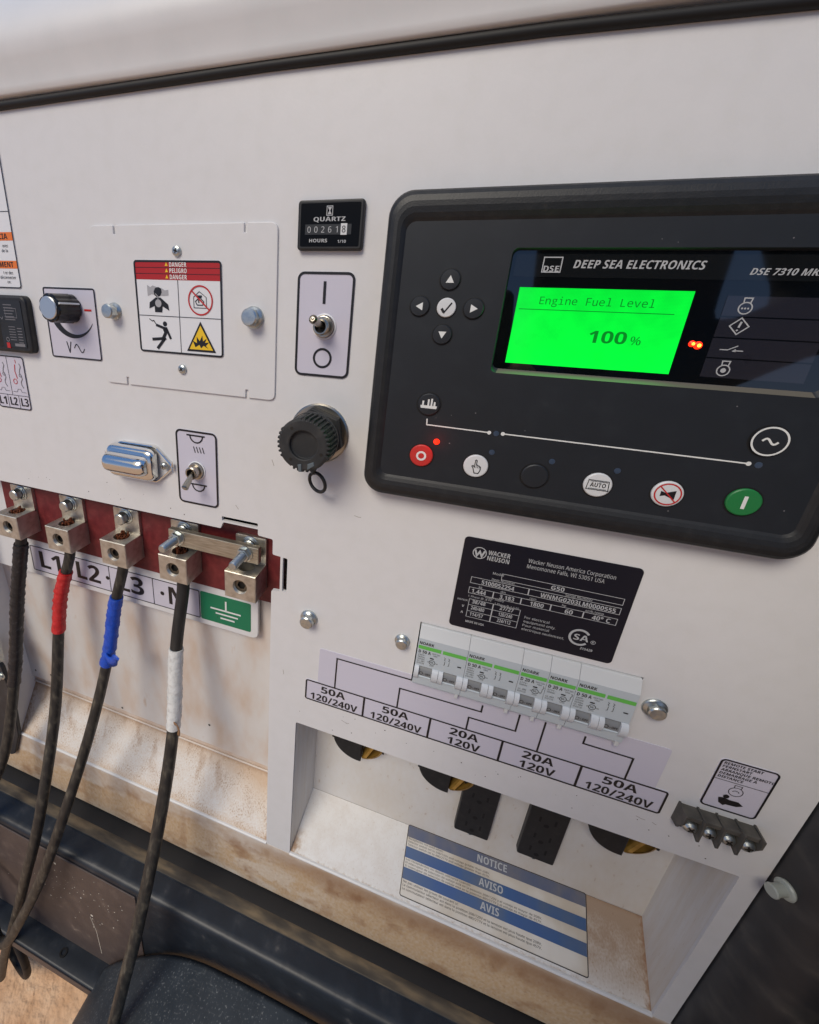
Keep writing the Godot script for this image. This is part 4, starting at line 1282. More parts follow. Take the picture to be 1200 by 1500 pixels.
func person():
	var a := deg_to_rad(-12.0)
	var foot := P(0, 10, 0)
	var tilt := Basis(Vector3.RIGHT, a)
	var back := Vector3(.2921703, -.3369249, .895052); var right := Vector3(.944326, -.0464035, -.3257224); var down := Vector3(.1512776, .9403873, .3046092)
	var cam := Vector3(2.2209861, .3168209, 2.6828896)
	var o := thing("phone", cam.x, cam.y, cam.z, "dark phone held up in front of the panel, behind the viewpoint", "phone")
	var g := G.new().frame(cam + back * .13, right, down, back)
	g.prism(G.rr(-.3, -.3, .46, 1.3, .09), 0, .08, .015, true, true)
	part(o, "case", g, "black_plastic")
	g = G.new().frame(cam + back * .13, right, down, back)
	g.cap(G.rr(-.27, -.27, .43, 1.27, .07), .0812)
	part(o, "display", g, "lens")
	var w := func(q: Vector3): return foot + tilt * (P(q.x, q.y, q.z) - foot)
	var x0 := .47; var z0 := .46
	var J := srgb(44, 66, 104).srgb_to_linear(); var T := srgb(52, 50, 52).srgb_to_linear(); var K := srgb(190, 140, 112).srgb_to_linear(); var B := srgb(70, 52, 40).srgb_to_linear()
	var v := func(x, y, z): return Vector3(x0 + x, y, z0 + z)
	var hl: Vector3 = w.call(cam + back * .17 + right * -.36 + down * .95)
	var hr: Vector3 = w.call(cam + back * .17 + right * .52 + down * .95)
	var wl: Vector3 = hl + Vector3(-.035, -.04, .07); var wr: Vector3 = hr + Vector3(.045, -.035, .07)
	var bones := []
	for s in [-1.0, 1.0]:
		bones.append_array([[v.call(s * .1, .08, .02), v.call(s * .11, .04, -.13), .045, .04, B], [v.call(s * .11, .09, .02), v.call(s * .1, .5, -.01), .05, .062, J], [v.call(s * .1, .5, -.01), v.call(s * .09, .92, .0), .066, .09, J]])
	bones.append_array([[v.call(-.07, .96, 0), v.call(.07, .96, 0), .11, .11, J], [v.call(0, 1.0, 0), v.call(0, 1.3, -.01), .125, .145, T], [v.call(-.13, 1.38, 0), v.call(.13, 1.38, 0), .075, .075, T], [v.call(0, 1.4, -.01), v.call(0, 1.52, -.03), .06, .055, K],
		[v.call(0, 1.6, -.05), v.call(0, 1.66, -.03), .078, .088, K], [v.call(0, 1.56, -.1), v.call(0, 1.55, -.09), .04, .04, K], [v.call(0, 1.62, -.13), v.call(0, 1.598, -.148), .012, .016, K], [v.call(-.086, 1.61, -.03), v.call(-.09, 1.63, -.025), .018, .02, K], [v.call(.086, 1.61, -.03), v.call(.09, 1.63, -.025), .018, .02, K]])
	var el: Vector3 = v.call(-.27, 1.13, -.02); var er: Vector3 = v.call(.27, 1.12, -.03)
	bones.append_array([[v.call(-.19, 1.4, 0), el, .06, .048, T], [el, el.lerp(wl, .8), .05, .042, T], [el.lerp(wl, .8), wl, .034, .03, K], [v.call(.19, 1.4, 0), er, .06, .048, T], [er, er.lerp(wr, .8), .05, .042, T], [er.lerp(wr, .8), wr, .034, .03, K]])
	var vs := PackedVector3Array(); var ns := PackedVector3Array(); var cs := PackedColorArray()
	nets(bones, Vector3(x0 - .5, -.02, -.05), Vector3(x0 + .5, 1.8, z0 + .25), .022, .035, vs, ns, cs)
	# the hands: palm, four fingers curled round the phone's far side, thumb on its display
	var R: Vector3 = tilt * Vector3(right.x, -right.y, right.z); var D: Vector3 = tilt * Vector3(down.x, -down.y, down.z); var N: Vector3 = tilt * Vector3(back.x, -back.y, back.z)
	for h in [[hl, wl, 1.0], [hr, wr, -1.0]]:
		var s: float = h[2]; var c: Vector3 = h[0]
		var hb := [[h[1], c + D * .02 + N * .01, .028, .024, K], [c - D * .03 - R * s * .006, c + D * .035 - R * s * .006, .017, .018, K], [c - D * .025 + N * .012, c + D * .03 + N * .014, .014, .016, K]]
		for k in 4:
			var root := c + D * (-.034 + k * .022) - N * .004
			var len_: float = [.042, .048, .045, .036][k]
			var m1 := root - N * .02 + R * s * .004; var m2 := m1 + R * s * len_ * .5 - N * .002; var m3 := m2 + R * s * len_ * .45 + N * .001
			hb.append_array([[root, m1, .0095, .009, K], [m1, m2, .009, .0082, K], [m2, m3, .0082, .007, K]])
		var t0 := c - D * .012 + N * .016; var t1 := t0 - D * .022 + N * .006 + R * s * .008; var t2 := t1 - D * .016 + R * s * .02
		hb.append_array([[t0, t1, .012, .0105, K], [t1, t2, .0105, .009, K]])
		nets(hb, c - Vector3(.1, .1, .09), c + Vector3(.1, .1, .12), .005, .006, vs, ns, cs)
	o = Node3D.new()
	o.name = "person"; o.position = Vector3(x0, 0, z0)
	add_child(o)
	tag(o, "person in dark shirt and blue jeans standing behind the viewpoint, holding up a phone", "person")
	var ar := []; ar.resize(Mesh.ARRAY_MAX)
	for i in vs.size(): vs[i] -= o.position
	ar[Mesh.ARRAY_VERTEX] = vs; ar[Mesh.ARRAY_NORMAL] = ns; ar[Mesh.ARRAY_COLOR] = cs
	var me := ArrayMesh.new()
	me.add_surface_from_arrays(Mesh.PRIMITIVE_TRIANGLES, ar)
	var mi := MeshInstance3D.new()
	mi.name = "body"; mi.mesh = me; mi.material_override = M["body_cloth"]
	o.add_child(mi)
	# a cap with a peak
	g = G.new()
	g.frame(Vector3((x0) * 10, 10 - 16.62, (z0 - .035) * 10), Vector3(1, 0, 0), Vector3(0, 0, 1), Vector3(0, -1, 0))
	g.lathe(0, 0, [[.98, .1], [1.0, .35], [.93, .65], [.7, .93], [.35, 1.05], [0.0, 1.08]], 28)
	g.prism(fillet([[-.75, -.6], [.75, -.6], [.6, -1.75, .4], [-.6, -1.75, .4]]), .1, .16, .02, false, true)
	var cap := MeshInstance3D.new()
	cap.name = "cap"; cap.mesh = g.mesh(o.position); cap.material_override = M["cable_jacket"]
	o.add_child(cap)
	var eyes := G.new()
	for s in [-.32, .32]:
		eyes.frame(Vector3(x0 * 10 + s, 10 - 16.28, (z0 - .123) * 10), Vector3(-1, 0, 0), Vector3(0, 1, 0), Vector3(0, 0, -1))
		eyes.lathe(0, 0, [[.1, 0], [.07, .04], [0.0, .05]], 12)
	var ey := MeshInstance3D.new()
	ey.name = "eye"; ey.mesh = eyes.mesh(o.position); ey.material_override = M["ink"]
	o.add_child(ey)

# ---------- the controller
func key(o: Node3D, u: float, v: float, r: float, m: String, label := "") -> MeshInstance3D:
	var w := .105
	var g := G.new()
	g.lathe(u, v, [[r * .985, w], [r * .97, w + .008], [r * .9, w + .0115], [r * .5, w + .0125], [0.0, w + .0128]], 40)
	var b := part(o, "button", g, m, label)
	g = G.new()
	g.lathe(u, v, [[r * 1.1, w + .0006], [r * 1.03, w + .001], [r * .98, w + .0005]], 40)
	part(b, "rim", g, "key_edge")
	return b

func controller():
	var o := thing("generator_controller", 2.9, .52, 0, "large black generator controller with a glowing green screen and round buttons", "controller")
	var A := G.rr(1.75, -.342, 4.045, 1.387, .13, 10)
	var B := G.rr(1.86, -.185, 3.935, 1.236, .05, 10)
	var mix := func(t): 
		var r := PackedVector2Array()
		for i in A.size(): r.append(A[i].lerp(B[i], t))
		return r
	var g := G.new()
	g.wall(A, 0, .03, mix.call(.02), true); g.band(mix.call(.02), mix.call(.12), .03)
	part(o, "gasket", g, "gasket")
	g = G.new()
	var lv := [[.03, .06], [.032, .03], [.06, .02], [.085, .05], [.104, .12], [.117, .24], [.124, .42], [.125, .58], [.121, .76], [.113, .9], [.105, 1.0]]
	g.band(mix.call(.12), mix.call(.06), .0301)
	for i in lv.size() - 1: g.wall(mix.call(lv[i][1]), lv[i][0], lv[i + 1][0], mix.call(lv[i + 1][1]), true)
	part(o, "bezel", g, "bezel")
	g = G.new()
	var W := G.rr(2.402, -.06, 3.815, .556, .03, 10)
	var W2 := G.rr(2.41, -.05, 3.807, .533, .028, 10)
	g.band(B, W, .105)
	g.wall(W, .105, .084, W2, true)
	part(o, "faceplate", g, "faceplate")
	g = G.new()
	g.quad(Vector3(2.43, .5562, .1055), Vector3(3.79, .5562, .1055), Vector3(3.78, .534, .0855), Vector3(2.44, .534, .0855), Vector3(0, -.65, .75))
	part(o, "dusty_ledge", g, "ledge")
	# the window
	g = G.new()
	g.cap(W2, .084)
	var lens := part(o, "display_window", g, "lens")
	var z := .086
	g = G.new()
	g.prism(G.rr(2.425, -.035, 3.8, .07), .084, z)
	part(lens, "header_strip", g, "header_insert")
	for i in 4:
		g = G.new()
		g.prism(G.rr(3.345, .135 + i * .0925, 3.738, .135 + i * .0925 + .0865), .084, z)
		part(lens, "legend_strip", g, "insert")
	g = G.new()
	g.text("DEEP SEA ELECTRONICS", 2.692, .028, .036, z + .001, -1, .53, "bold", .15)
	g.text("DSE 7310 MKII", 3.395, .047, .027, z + .001, -1, .265, "bold", .25)
	g.outline(2.553, -.022, 2.64, .05, 0, .005, z + .001)
	g.text("DSE", 2.596, .045, .026, z + .001, 0, .07)
	part(lens, "lettering", g, "dim_white_ink")
	g = G.new()
	var x := z + .001
	for c in [[3.424, .178], [3.427, .456]]:
		g.ring(c[0], c[1] + .008, .022, .027, x, 24)
		g.stroke([Vector2(c[0] - .012, c[1] - .015), Vector2(c[0] - .014, c[1] - .035), Vector2(c[0] + .016, c[1] - .035), Vector2(c[0] + .013, c[1] - .015)], .005, x)
	for i in 3: g.disc(3.413 + i * .011, .187, .004, x, 8)
	g.disc(3.427, .464, .011, x, 10)
	g.stroke([Vector2(3.426, .228), Vector2(3.462, .264), Vector2(3.426, .3), Vector2(3.39, .264)], .005, x, true)
	g.stroke([Vector2(3.43, .244), Vector2(3.425, .27)], .008, x); g.disc(3.423, .282, .004, x, 8)
	g.stroke([Vector2(3.385, .37), Vector2(3.415, .37), Vector2(3.45, .35)], .004, x); g.stroke([Vector2(3.44, .372), Vector2(3.475, .372)], .004, x); g.cap(PackedVector2Array([Vector2(3.432, .375), Vector2(3.445, .364), Vector2(3.448, .378)]), x)
	part(lens, "symbol", g, "dim_white_ink")
	# the screen
	g = G.new()
	g.wall(G.rr(2.47, .12, 3.218, .499), .084, z + .0005); g.quad(Vector3(2.47, .12, z + .0005), Vector3(3.218, .12, z + .0005), Vector3(3.218, .499, z + .0005), Vector3(2.47, .499, z + .0005), Vector3(0, 0, 1))
	var scr := part(o, "screen", g, "screen", "glowing green screen")
	g = G.new()
	g.text("Engine Fuel Level", 2.575, .198, .036, z + .0015, -1, .5, "mono")
	g.stroke([Vector2(2.485, .224), Vector2(3.165, .224)], .0035, z + .0015)
	g.text("100", 2.835, .372, .058, z + .0015, -1, .165); g.text("%", 3.018, .372, .04, z + .0015, -1, .045, "regular")
	part(scr, "lettering", g, "lcd_ink")
	var al := AreaLight3D.new()
	al.name = "screen_light"; al.light_color = srgb(30, 255, 80); al.light_energy = .012; al.area_size = Vector2(.074, .037); al.shadow_enabled = true
	o.add_child(al)
	al.position = P(2.844, .31, .0885) - o.position
	al.rotation = Vector3(0, PI, 0)
	# lamps
	for c in [[3.297, .357, .015, z + .002], [3.272, .351, .012, z + .002]]:
		g = G.new()
		g.lathe(c[0], c[1], [[c[2] * 1.2, z], [c[2] * 1.1, c[3]], [0.0, c[3] + .006]], 20)
		var l := part(o, "alarm_led", g, "led_red")
		g = G.new()
		g.disc(c[0] + .002, c[1], c[2] * .55, c[3] + .0065, 12)
		part(l, "led_core", g, "led_core")
	g = G.new()
	g.lathe(2.178, .985, [[.018, .105], [.017, .11], [0.0, .113]], 20)
	part(o, "stop_led", g, "led_red")
	for c in [[2.492, 1.006], [2.808, 1.014], [3.126, 1.018], [2.495, .893], [3.692, .896]]:
		g = G.new()
		g.lathe(c[0], c[1], [[.016, .105], [.015, .107], [0.0, .108]], 16)
		part(o, "led", g, "led_off")
	for c in [[2.178, .985, .13]]:
		var om := OmniLight3D.new()
		om.name = "led_light"; om.light_color = srgb(255, 50, 20); om.light_energy = .00006; om.light_size = .0004; om.shadow_enabled = true; om.omni_attenuation = 2
		o.add_child(om, true)
		om.position = P(c[0], c[1], c[2]) - o.position
	# buttons
	var y := .1186
	var tri_ := func(b, u, v, d: Vector2):
		var gg := G.new()
		var e := Vector2(-d.y, d.x)
		var c := Vector2(u, v)
		gg.cap(PackedVector2Array([c + d * .021, c - d * .016 + e * .021, c - d * .016 - e * .021]), y)
		part(b, "symbol", gg, "white_ink")
	var b := key(o, 2.121, .093, .053, "key_black"); tri_.call(b, 2.121, .093, Vector2(0, -1))
	b = key(o, 1.98, .231, .053, "key_black"); tri_.call(b, 1.98, .231, Vector2(-1, 0))
	b = key(o, 2.262, .233, .053, "key_black"); tri_.call(b, 2.262, .233, Vector2(1, 0))
	b = key(o, 2.12, .373, .053, "key_black"); tri_.call(b, 2.12, .373, Vector2(0, 1))
	b = key(o, 2.122, .233, .051, "key_white", "white tick button")
	g = G.new()
	g.stroke([Vector2(2.1, .24), Vector2(2.113, .258), Vector2(2.148, .208)], .008, y); g.stroke([Vector2(2.098, .238), Vector2(2.112, .258)], .013, y + .0002)
	part(b, "symbol", g, "ink")
	b = key(o, 2.103, .766, .066, "key_black")
	g = G.new()
	g.stroke([Vector2(2.057, .778), Vector2(2.15, .778)], .013, y)
	for s in [[2.07, .745], [2.1, .735], [2.118, .73], [2.135, .748]]: g.stroke([Vector2(s[0], .775), Vector2(s[0], s[1])], .01, y + .0002)
	g.stroke([Vector2(2.06, .785), Vector2(2.147, .785)], .006, y + .0004)
	part(b, "symbol", g, "white_ink")
	b = key(o, 2.101, 1.082, .07, "key_red", "red stop button marked O")
	g = G.new()
	g.ring(2.101, 1.082, .018, .03, y, 28)
	part(b, "symbol", g, "white_ink")
	b = key(o, 2.419, 1.1, .07, "key_white", "white button with a pointing hand")
	g = G.new()
	var hand := cell(2.375, 1.05, 2.465, 1.15, [[.34, .62], [.25, .5], [.32, .46], [.42, .56], [.42, .14], [.47, .1], [.52, .14], [.52, .42], [.58, .4], [.62, .46], [.68, .44], [.72, .5], [.78, .5], [.8, .58], [.78, .76], [.7, .92], [.46, .92], [.4, .78]])
	g.stroke(hand, .005, y, true)
	for s in [.52, .62, .72]: g.stroke(cell(2.375, 1.05, 2.465, 1.15, [[s, .46], [s, .6]]), .003, y)
	part(b, "symbol", g, "ink")
	b = key(o, 2.738, 1.111, .072, "key_black", "blank black button")
	b = key(o, 3.053, 1.11, .07, "key_white", "white button reading AUTO")
	g = G.new()
	g.text("AUTO", 3.053, 1.121, .024, y, 0, .075)
	g.stroke([Vector2(3.005, 1.083), Vector2(3.101, 1.083), Vector2(3.106, 1.137), Vector2(3.0, 1.137)], .004, y, true)
	g.stroke([Vector2(3.012, 1.089), Vector2(3.095, 1.089)], .003, y); g.stroke([Vector2(3.01, 1.131), Vector2(3.097, 1.131)], .003, y)
	part(b, "symbol", g, "ink")
	b = key(o, 3.373, 1.105, .072, "key_white", "white button with a crossed-out horn")
	g = G.new()
	g.cap(PackedVector2Array([Vector2(3.34, 1.09), Vector2(3.362, 1.098), Vector2(3.362, 1.112), Vector2(3.34, 1.12)]), y)
	g.cap(PackedVector2Array([Vector2(3.36, 1.098), Vector2(3.405, 1.08), Vector2(3.405, 1.13), Vector2(3.36, 1.112)]), y + .0002)
	part(b, "symbol", g, "ink")
	g = G.new()
	g.ring(3.373, 1.105, .054, .061, y - .0004, 36); g.stroke([Vector2(3.332, 1.066), Vector2(3.414, 1.144)], .006, y + .0005)
	part(b, "red_ring", g, "red_ink")
	b = key(o, 3.692, 1.092, .074, "key_green", "green start button marked I")
	g = G.new()
	g.stroke([Vector2(3.692, 1.058), Vector2(3.692, 1.126)], .016, y)
	part(b, "symbol", g, "white_ink")
	b = key(o, 3.691, .773, .073, "key_black", "black button with a white ring and wave")
	g = G.new()
	g.ring(3.691, .773, .064, .072, y - .0015, 40)
	var wv := []
	for i in 15: wv.append(Vector2(3.66 + .062 * i / 14.0, .773 - .013 * sin(TAU * i / 14.0)))
	g.stroke(wv, .009, y)
	part(b, "symbol", g, "white_ink")
	# the printed bus line
	g = G.new()
	g.stroke([Vector2(2.104, .852), Vector2(2.107, .888), Vector2(2.455, .892)], .007, .1062); g.disc(2.457, .892, .011, .1063, 14)
	g.stroke([Vector2(2.53, .89), Vector2(3.652, .894)], .007, .1062); g.disc(2.53, .89, .011, .1063, 14); g.disc(3.652, .894, .011, .1063, 14)
	part(o, "bus_line", g, "white_ink")
	g = G.new()
	rng.seed = 5
	for i in 12: g.disc(rng.randf_range(1.9, 3.9), rng.randf_range(.58, 1.2) if i % 3 else rng.randf_range(-.17, -.08), rng.randf_range(.0015, .004), .1058, 6)
	part(o, "dust_speck", g, "grey_ink").set_meta("kind", "stuff")

# ---------- nameplate, breakers and legends on the right
func nameplate():
	var o := sticker("nameplate", 2.446, 1.614, 3.446, 2.32, .028, "nameplate", "black rating plate with white print between the controller and the breakers", "nameplate", "")
	var g := G.new()
	var z := I
	g.ring(2.551, 1.716, .037, .043, z, 36)
	g.stroke([Vector2(2.522, 1.697), Vector2(2.536, 1.738), Vector2(2.551, 1.706), Vector2(2.566, 1.738), Vector2(2.58, 1.697)], .012, z)
	g.text("WACKER", 2.602, 1.716, .032, z, -1, .132); g.text("NEUSON", 2.602, 1.756, .032, z, -1, .132)
	g.text("Wacker Neuson America Corporation", 2.84, 1.716, .028, z, -1, .48, "regular")
	g.text("Menomonee Falls, WI 53051 USA", 2.84, 1.756, .028, z, -1, .43, "regular")
	g.text("Model", 2.655, 1.852, .018, z, -1, 0, "regular")
	g.text("Item Number", 2.655, 1.897, .017, z, -1, 0, "regular"); g.text("Serial Number", 3.09, 1.897, .017, z, -1, 0, "regular")
	g.text("G50", 3.04, 1.872, .03, z, 0, .075)
	g.text("5100052254", 2.7, 1.943, .031, z, 0, .2); g.text("WNMG0203LM0000555", 3.165, 1.943, .031, z, 0, .42)
	for t in [["kg", 2.6], ["dm", 2.74], ["rpm", 2.92], ["hp", 3.1], ["amb.temp", 3.27]]: g.text(t[0], t[1], 1.976, .016, z, 0, 0, "regular")
	for t in [["1,444", 2.595, .09], ["3,183", 2.77, .09], ["1800", 2.95, .08], ["60", 3.135, .045], ["40° C", 3.315, .1]]: g.text(t[0], t[1], 2.022, .031, z, 0, t[2])
	g.text("1 Phase @ .8 PF", 2.61, 2.06, .015, z, 0, .15, "regular"); g.text("Power Supply", 2.7, 2.042, .014, z, 0, 0, "regular"); g.text("1 Phase @ 1.0 PF", 2.78, 2.075, .015, z, 0, .15, "regular")
	for t in [["38/48", 2.61, 2.105], ["27/27", 2.785, 2.105], ["240/480", 2.61, 2.155], ["120/240", 2.785, 2.155], ["114/57", 2.61, 2.205], ["224/112", 2.785, 2.205]]: g.text(t[0], t[1], t[2], .027, z, 0, .085)
	g.text("kW/kVA", 2.505, 2.1, .016, z, 0, .065, "regular"); g.text("V", 2.515, 2.15, .018, z); g.text("A", 2.515, 2.2, .018, z)
	g.text("MADE IN USA", 2.61, 2.265, .017, z, 0, .12)
	var k := 0
	for t in ["For electrical", "equipment only.", "Pour material", "electrique seulement."]:
		g.text(t, 2.9, 2.128 + k * .031, .019, z, -1, 0, "regular"); k += 1
	for r in [[2.71, 1.832, 3.4, 1.88], [2.53, 1.9, 2.885, 1.95], [2.885, 1.9, 3.4, 1.95], [2.53, 1.98, 2.685, 2.03], [2.685, 1.98, 2.855, 2.03], [2.855, 1.98, 3.03, 2.03], [3.03, 1.98, 3.215, 2.03], [3.215, 1.98, 3.4, 2.03], [2.545, 2.072, 2.7, 2.22], [2.7, 2.072, 2.868, 2.22]]:
		g.outline(r[0], r[1], r[2], r[3], 0, .0035, z)
	for v in [2.12, 2.17]: g.stroke([Vector2(2.547, v), Vector2(2.866, v)], .0035, z)
	# the certification mark
	g.stroke(G.arc(3.235, 2.175, .056, 40, 325, 28), .014, z)
	g.text("SA", 3.245, 2.197, .044, z, 0, .085)
	g.ring(3.315, 2.19, .011, .014, z, 16); g.text("R", 3.315, 2.196, .013, z)
	g.text("215429", 3.29, 2.262, .018, z, 0, .07)
	part(o, "lettering", g, "dim_white_ink")

func breaker(u0: float, poles: int, amps: String, label: String) -> Node3D:
	var p := .170625
	var o := thing("circuit_breaker", u0, 2.37, 0, label, "circuit breaker", "white circuit breakers in a row")
	var a := u0 + .0012; var e := u0 + p * poles - .0012
	var g := G.new()
	g.extr([[2.366, -.06], [2.368, .014], [2.372, .019], [2.452, .052], [2.458, .056]], a, e, .9)
	part(o, "shoulder", g, "breaker_shoulder")
	g = G.new()
	# the front, left open where the toggles sit
	var top := 2.70; var bot := 2.795
	g.extr([[2.458, .056], [top, .058]], a, e)
	g.extr([[bot, .06], [2.868, .056], [2.876, .046], [2.878, .018], [2.915, .014], [2.917, -.06]], a, e, .9)
	for k in poles:
		var q := u0 + k * p
		for s in [[maxf(a, q), q + .034], [q + .126, minf(e, q + p)]]: g.extr([[top, .058], [bot, .06]], s[0], s[1])
		g.quad(Vector3(q + .034, top, .058), Vector3(q + .126, top, .058), Vector3(q + .126, top, .02), Vector3(q + .034, top, .02), Vector3(0, 1, 0))
		g.quad(Vector3(q + .034, top, .058), Vector3(q + .034, bot, .06), Vector3(q + .034, bot, .02), Vector3(q + .034, top, .02), Vector3(1, 0, 0))
		g.quad(Vector3(q + .126, top, .058), Vector3(q + .126, bot, .06), Vector3(q + .126, bot, .02), Vector3(q + .126, top, .02), Vector3(-1, 0, 0))
	for u in [a, e]:
		var s := -1.0 if u == a else 1.0
		var pr := [[2.366, -.06], [2.368, .014], [2.372, .019], [2.452, .052], [2.458, .056], [2.868, .056], [2.876, .046], [2.878, .018], [2.915, .014], [2.917, -.06]]
		for i in range(1, pr.size() - 1): g.tri(Vector3(u, pr[0][0], pr[0][1]), Vector3(u, pr[i][0], pr[i][1]), Vector3(u, pr[i + 1][0], pr[i + 1][1]), Vector3(s, 0, 0))
	part(o, "body", g, "breaker_body")
	for k in poles:
		var q := u0 + k * p
		# the grey drum of the toggle in its window and the white grip across it
		g = G.new()
		g.extr([[2.7, .022], [2.72, .05], [2.74, .061], [2.77, .066], [2.795, .06]], q + .035, q + .125, .4)
		var dr := part(o, "toggle_drum", g, "breaker_window")
		g = G.new()
		g.ring(q + .052, 2.757, .01, .014, .0665, 16)
		g.text("OFF", q + .1, 2.766, .017, .0672, 0, .034)
		g.disc(q + .074, 2.758, .003, .067, 8)
		part(dr, "lettering", g, "ink")
		g = G.new()
		g.extr([[2.78, .05], [2.781, .064], [2.785, .07], [2.792, .07], [2.797, .064], [2.798, .055]], q + .036, q + .124, .5)
		part(o, "toggle_lip", g, "breaker_body")
		g = G.new()
		for s in [[q + .0015, q + .033], [q + .126, q + p - .0015]]:
			g.extr([[2.7, .055], [2.705, .068], [2.72, .079], [2.745, .085], [2.77, .084], [2.795, .077], [2.812, .066], [2.818, .055]], s[0], s[1], .4)
			for u in s:
				for i in range(1, 7):
					var pr := [[2.7, .055], [2.705, .068], [2.72, .079], [2.745, .085], [2.77, .084], [2.795, .077], [2.812, .066], [2.818, .055]]
					g.tri(Vector3(u, pr[0][0], pr[0][1]), Vector3(u, pr[i][0], pr[i][1]), Vector3(u, pr[i + 1][0], pr[i + 1][1]), Vector3(-1 if u == s[0] else 1, 0, 0))
		part(o, "toggle_grip", g, "toggle_white")
		g = G.new()
		g.cap(G.rr(q + .006, 2.516, q + p - .006, 2.546), .0588)
		part(o, "green_stripe", g, "breaker_green")
	g = G.new()
	var x := u0 + .01; var z := .0592
	g.text("NOARK", x, 2.506, .024, z, -1, .1)
	g.text("D " + amps + " A", x + .002, 2.582, .026, z, -1, .085)
	g.text("HACR Type", x + .096, 2.57, .011, z, -1, .055, "regular"); g.text("10kA", x + .105, 2.588, .011, z, -1, .03, "regular")
	var k := 0
	for t in (["240V~", "5000VAC", "50/60Hz", "UL 489", "B1D2C50"] if amps == "50" else ["277V~", "5000VAC", "", "UL 489", "B1D1C20"]):
		if t: g.text(t, x + .002, 2.604 + k * .019, .012, z, -1, .05, "regular")
		k += 1
	g.ring(x + .106, 2.645, .018, .022, z, 20); g.text("UL", x + .106, 2.652, .016, z, 0, .022)
	g.text("c", x + .078, 2.65, .012, z); g.text("us", x + .138, 2.65, .01, z)
	g.text("LISTED", x + .106, 2.679, .009, z, 0, .03, "regular")
	var last := u0 + p * (poles - 1)
	for c in ([[u0 + .11, 2.61], [last + .13, 2.62]] if poles == 2 else [[u0 + .11, 2.61]]):
		g.cap(G.rr(c[0] - .014, c[1] - .005, c[0] + .014, c[1] + .005, .004), z)
	if poles == 2:
		for s in [0.0, .03]:
			g.stroke([Vector2(last + .02 + s, 2.57), Vector2(last + .03 + s, 2.578), Vector2(last + .024 + s, 2.592), Vector2(last + .034 + s, 2.598)], .003, z)
			g.stroke([Vector2(last + .03 + s, 2.605), Vector2(last + .03 + s, 2.635), Vector2(last + .022 + s, 2.638)], .003, z)
	else:
		g.stroke([Vector2(u0 + .155, 2.585), Vector2(u0 + .162, 2.6), Vector2(u0 + .155, 2.615), Vector2(u0 + .155, 2.64)], .003, z)
	part(o, "lettering", g, "ink")
	g = G.new()
	g.box(e - .03, 2.872, .01, e - .006, 2.916, .05, .004)
	part(o, "rail_clip", g, "breaker_shoulder")
	return o

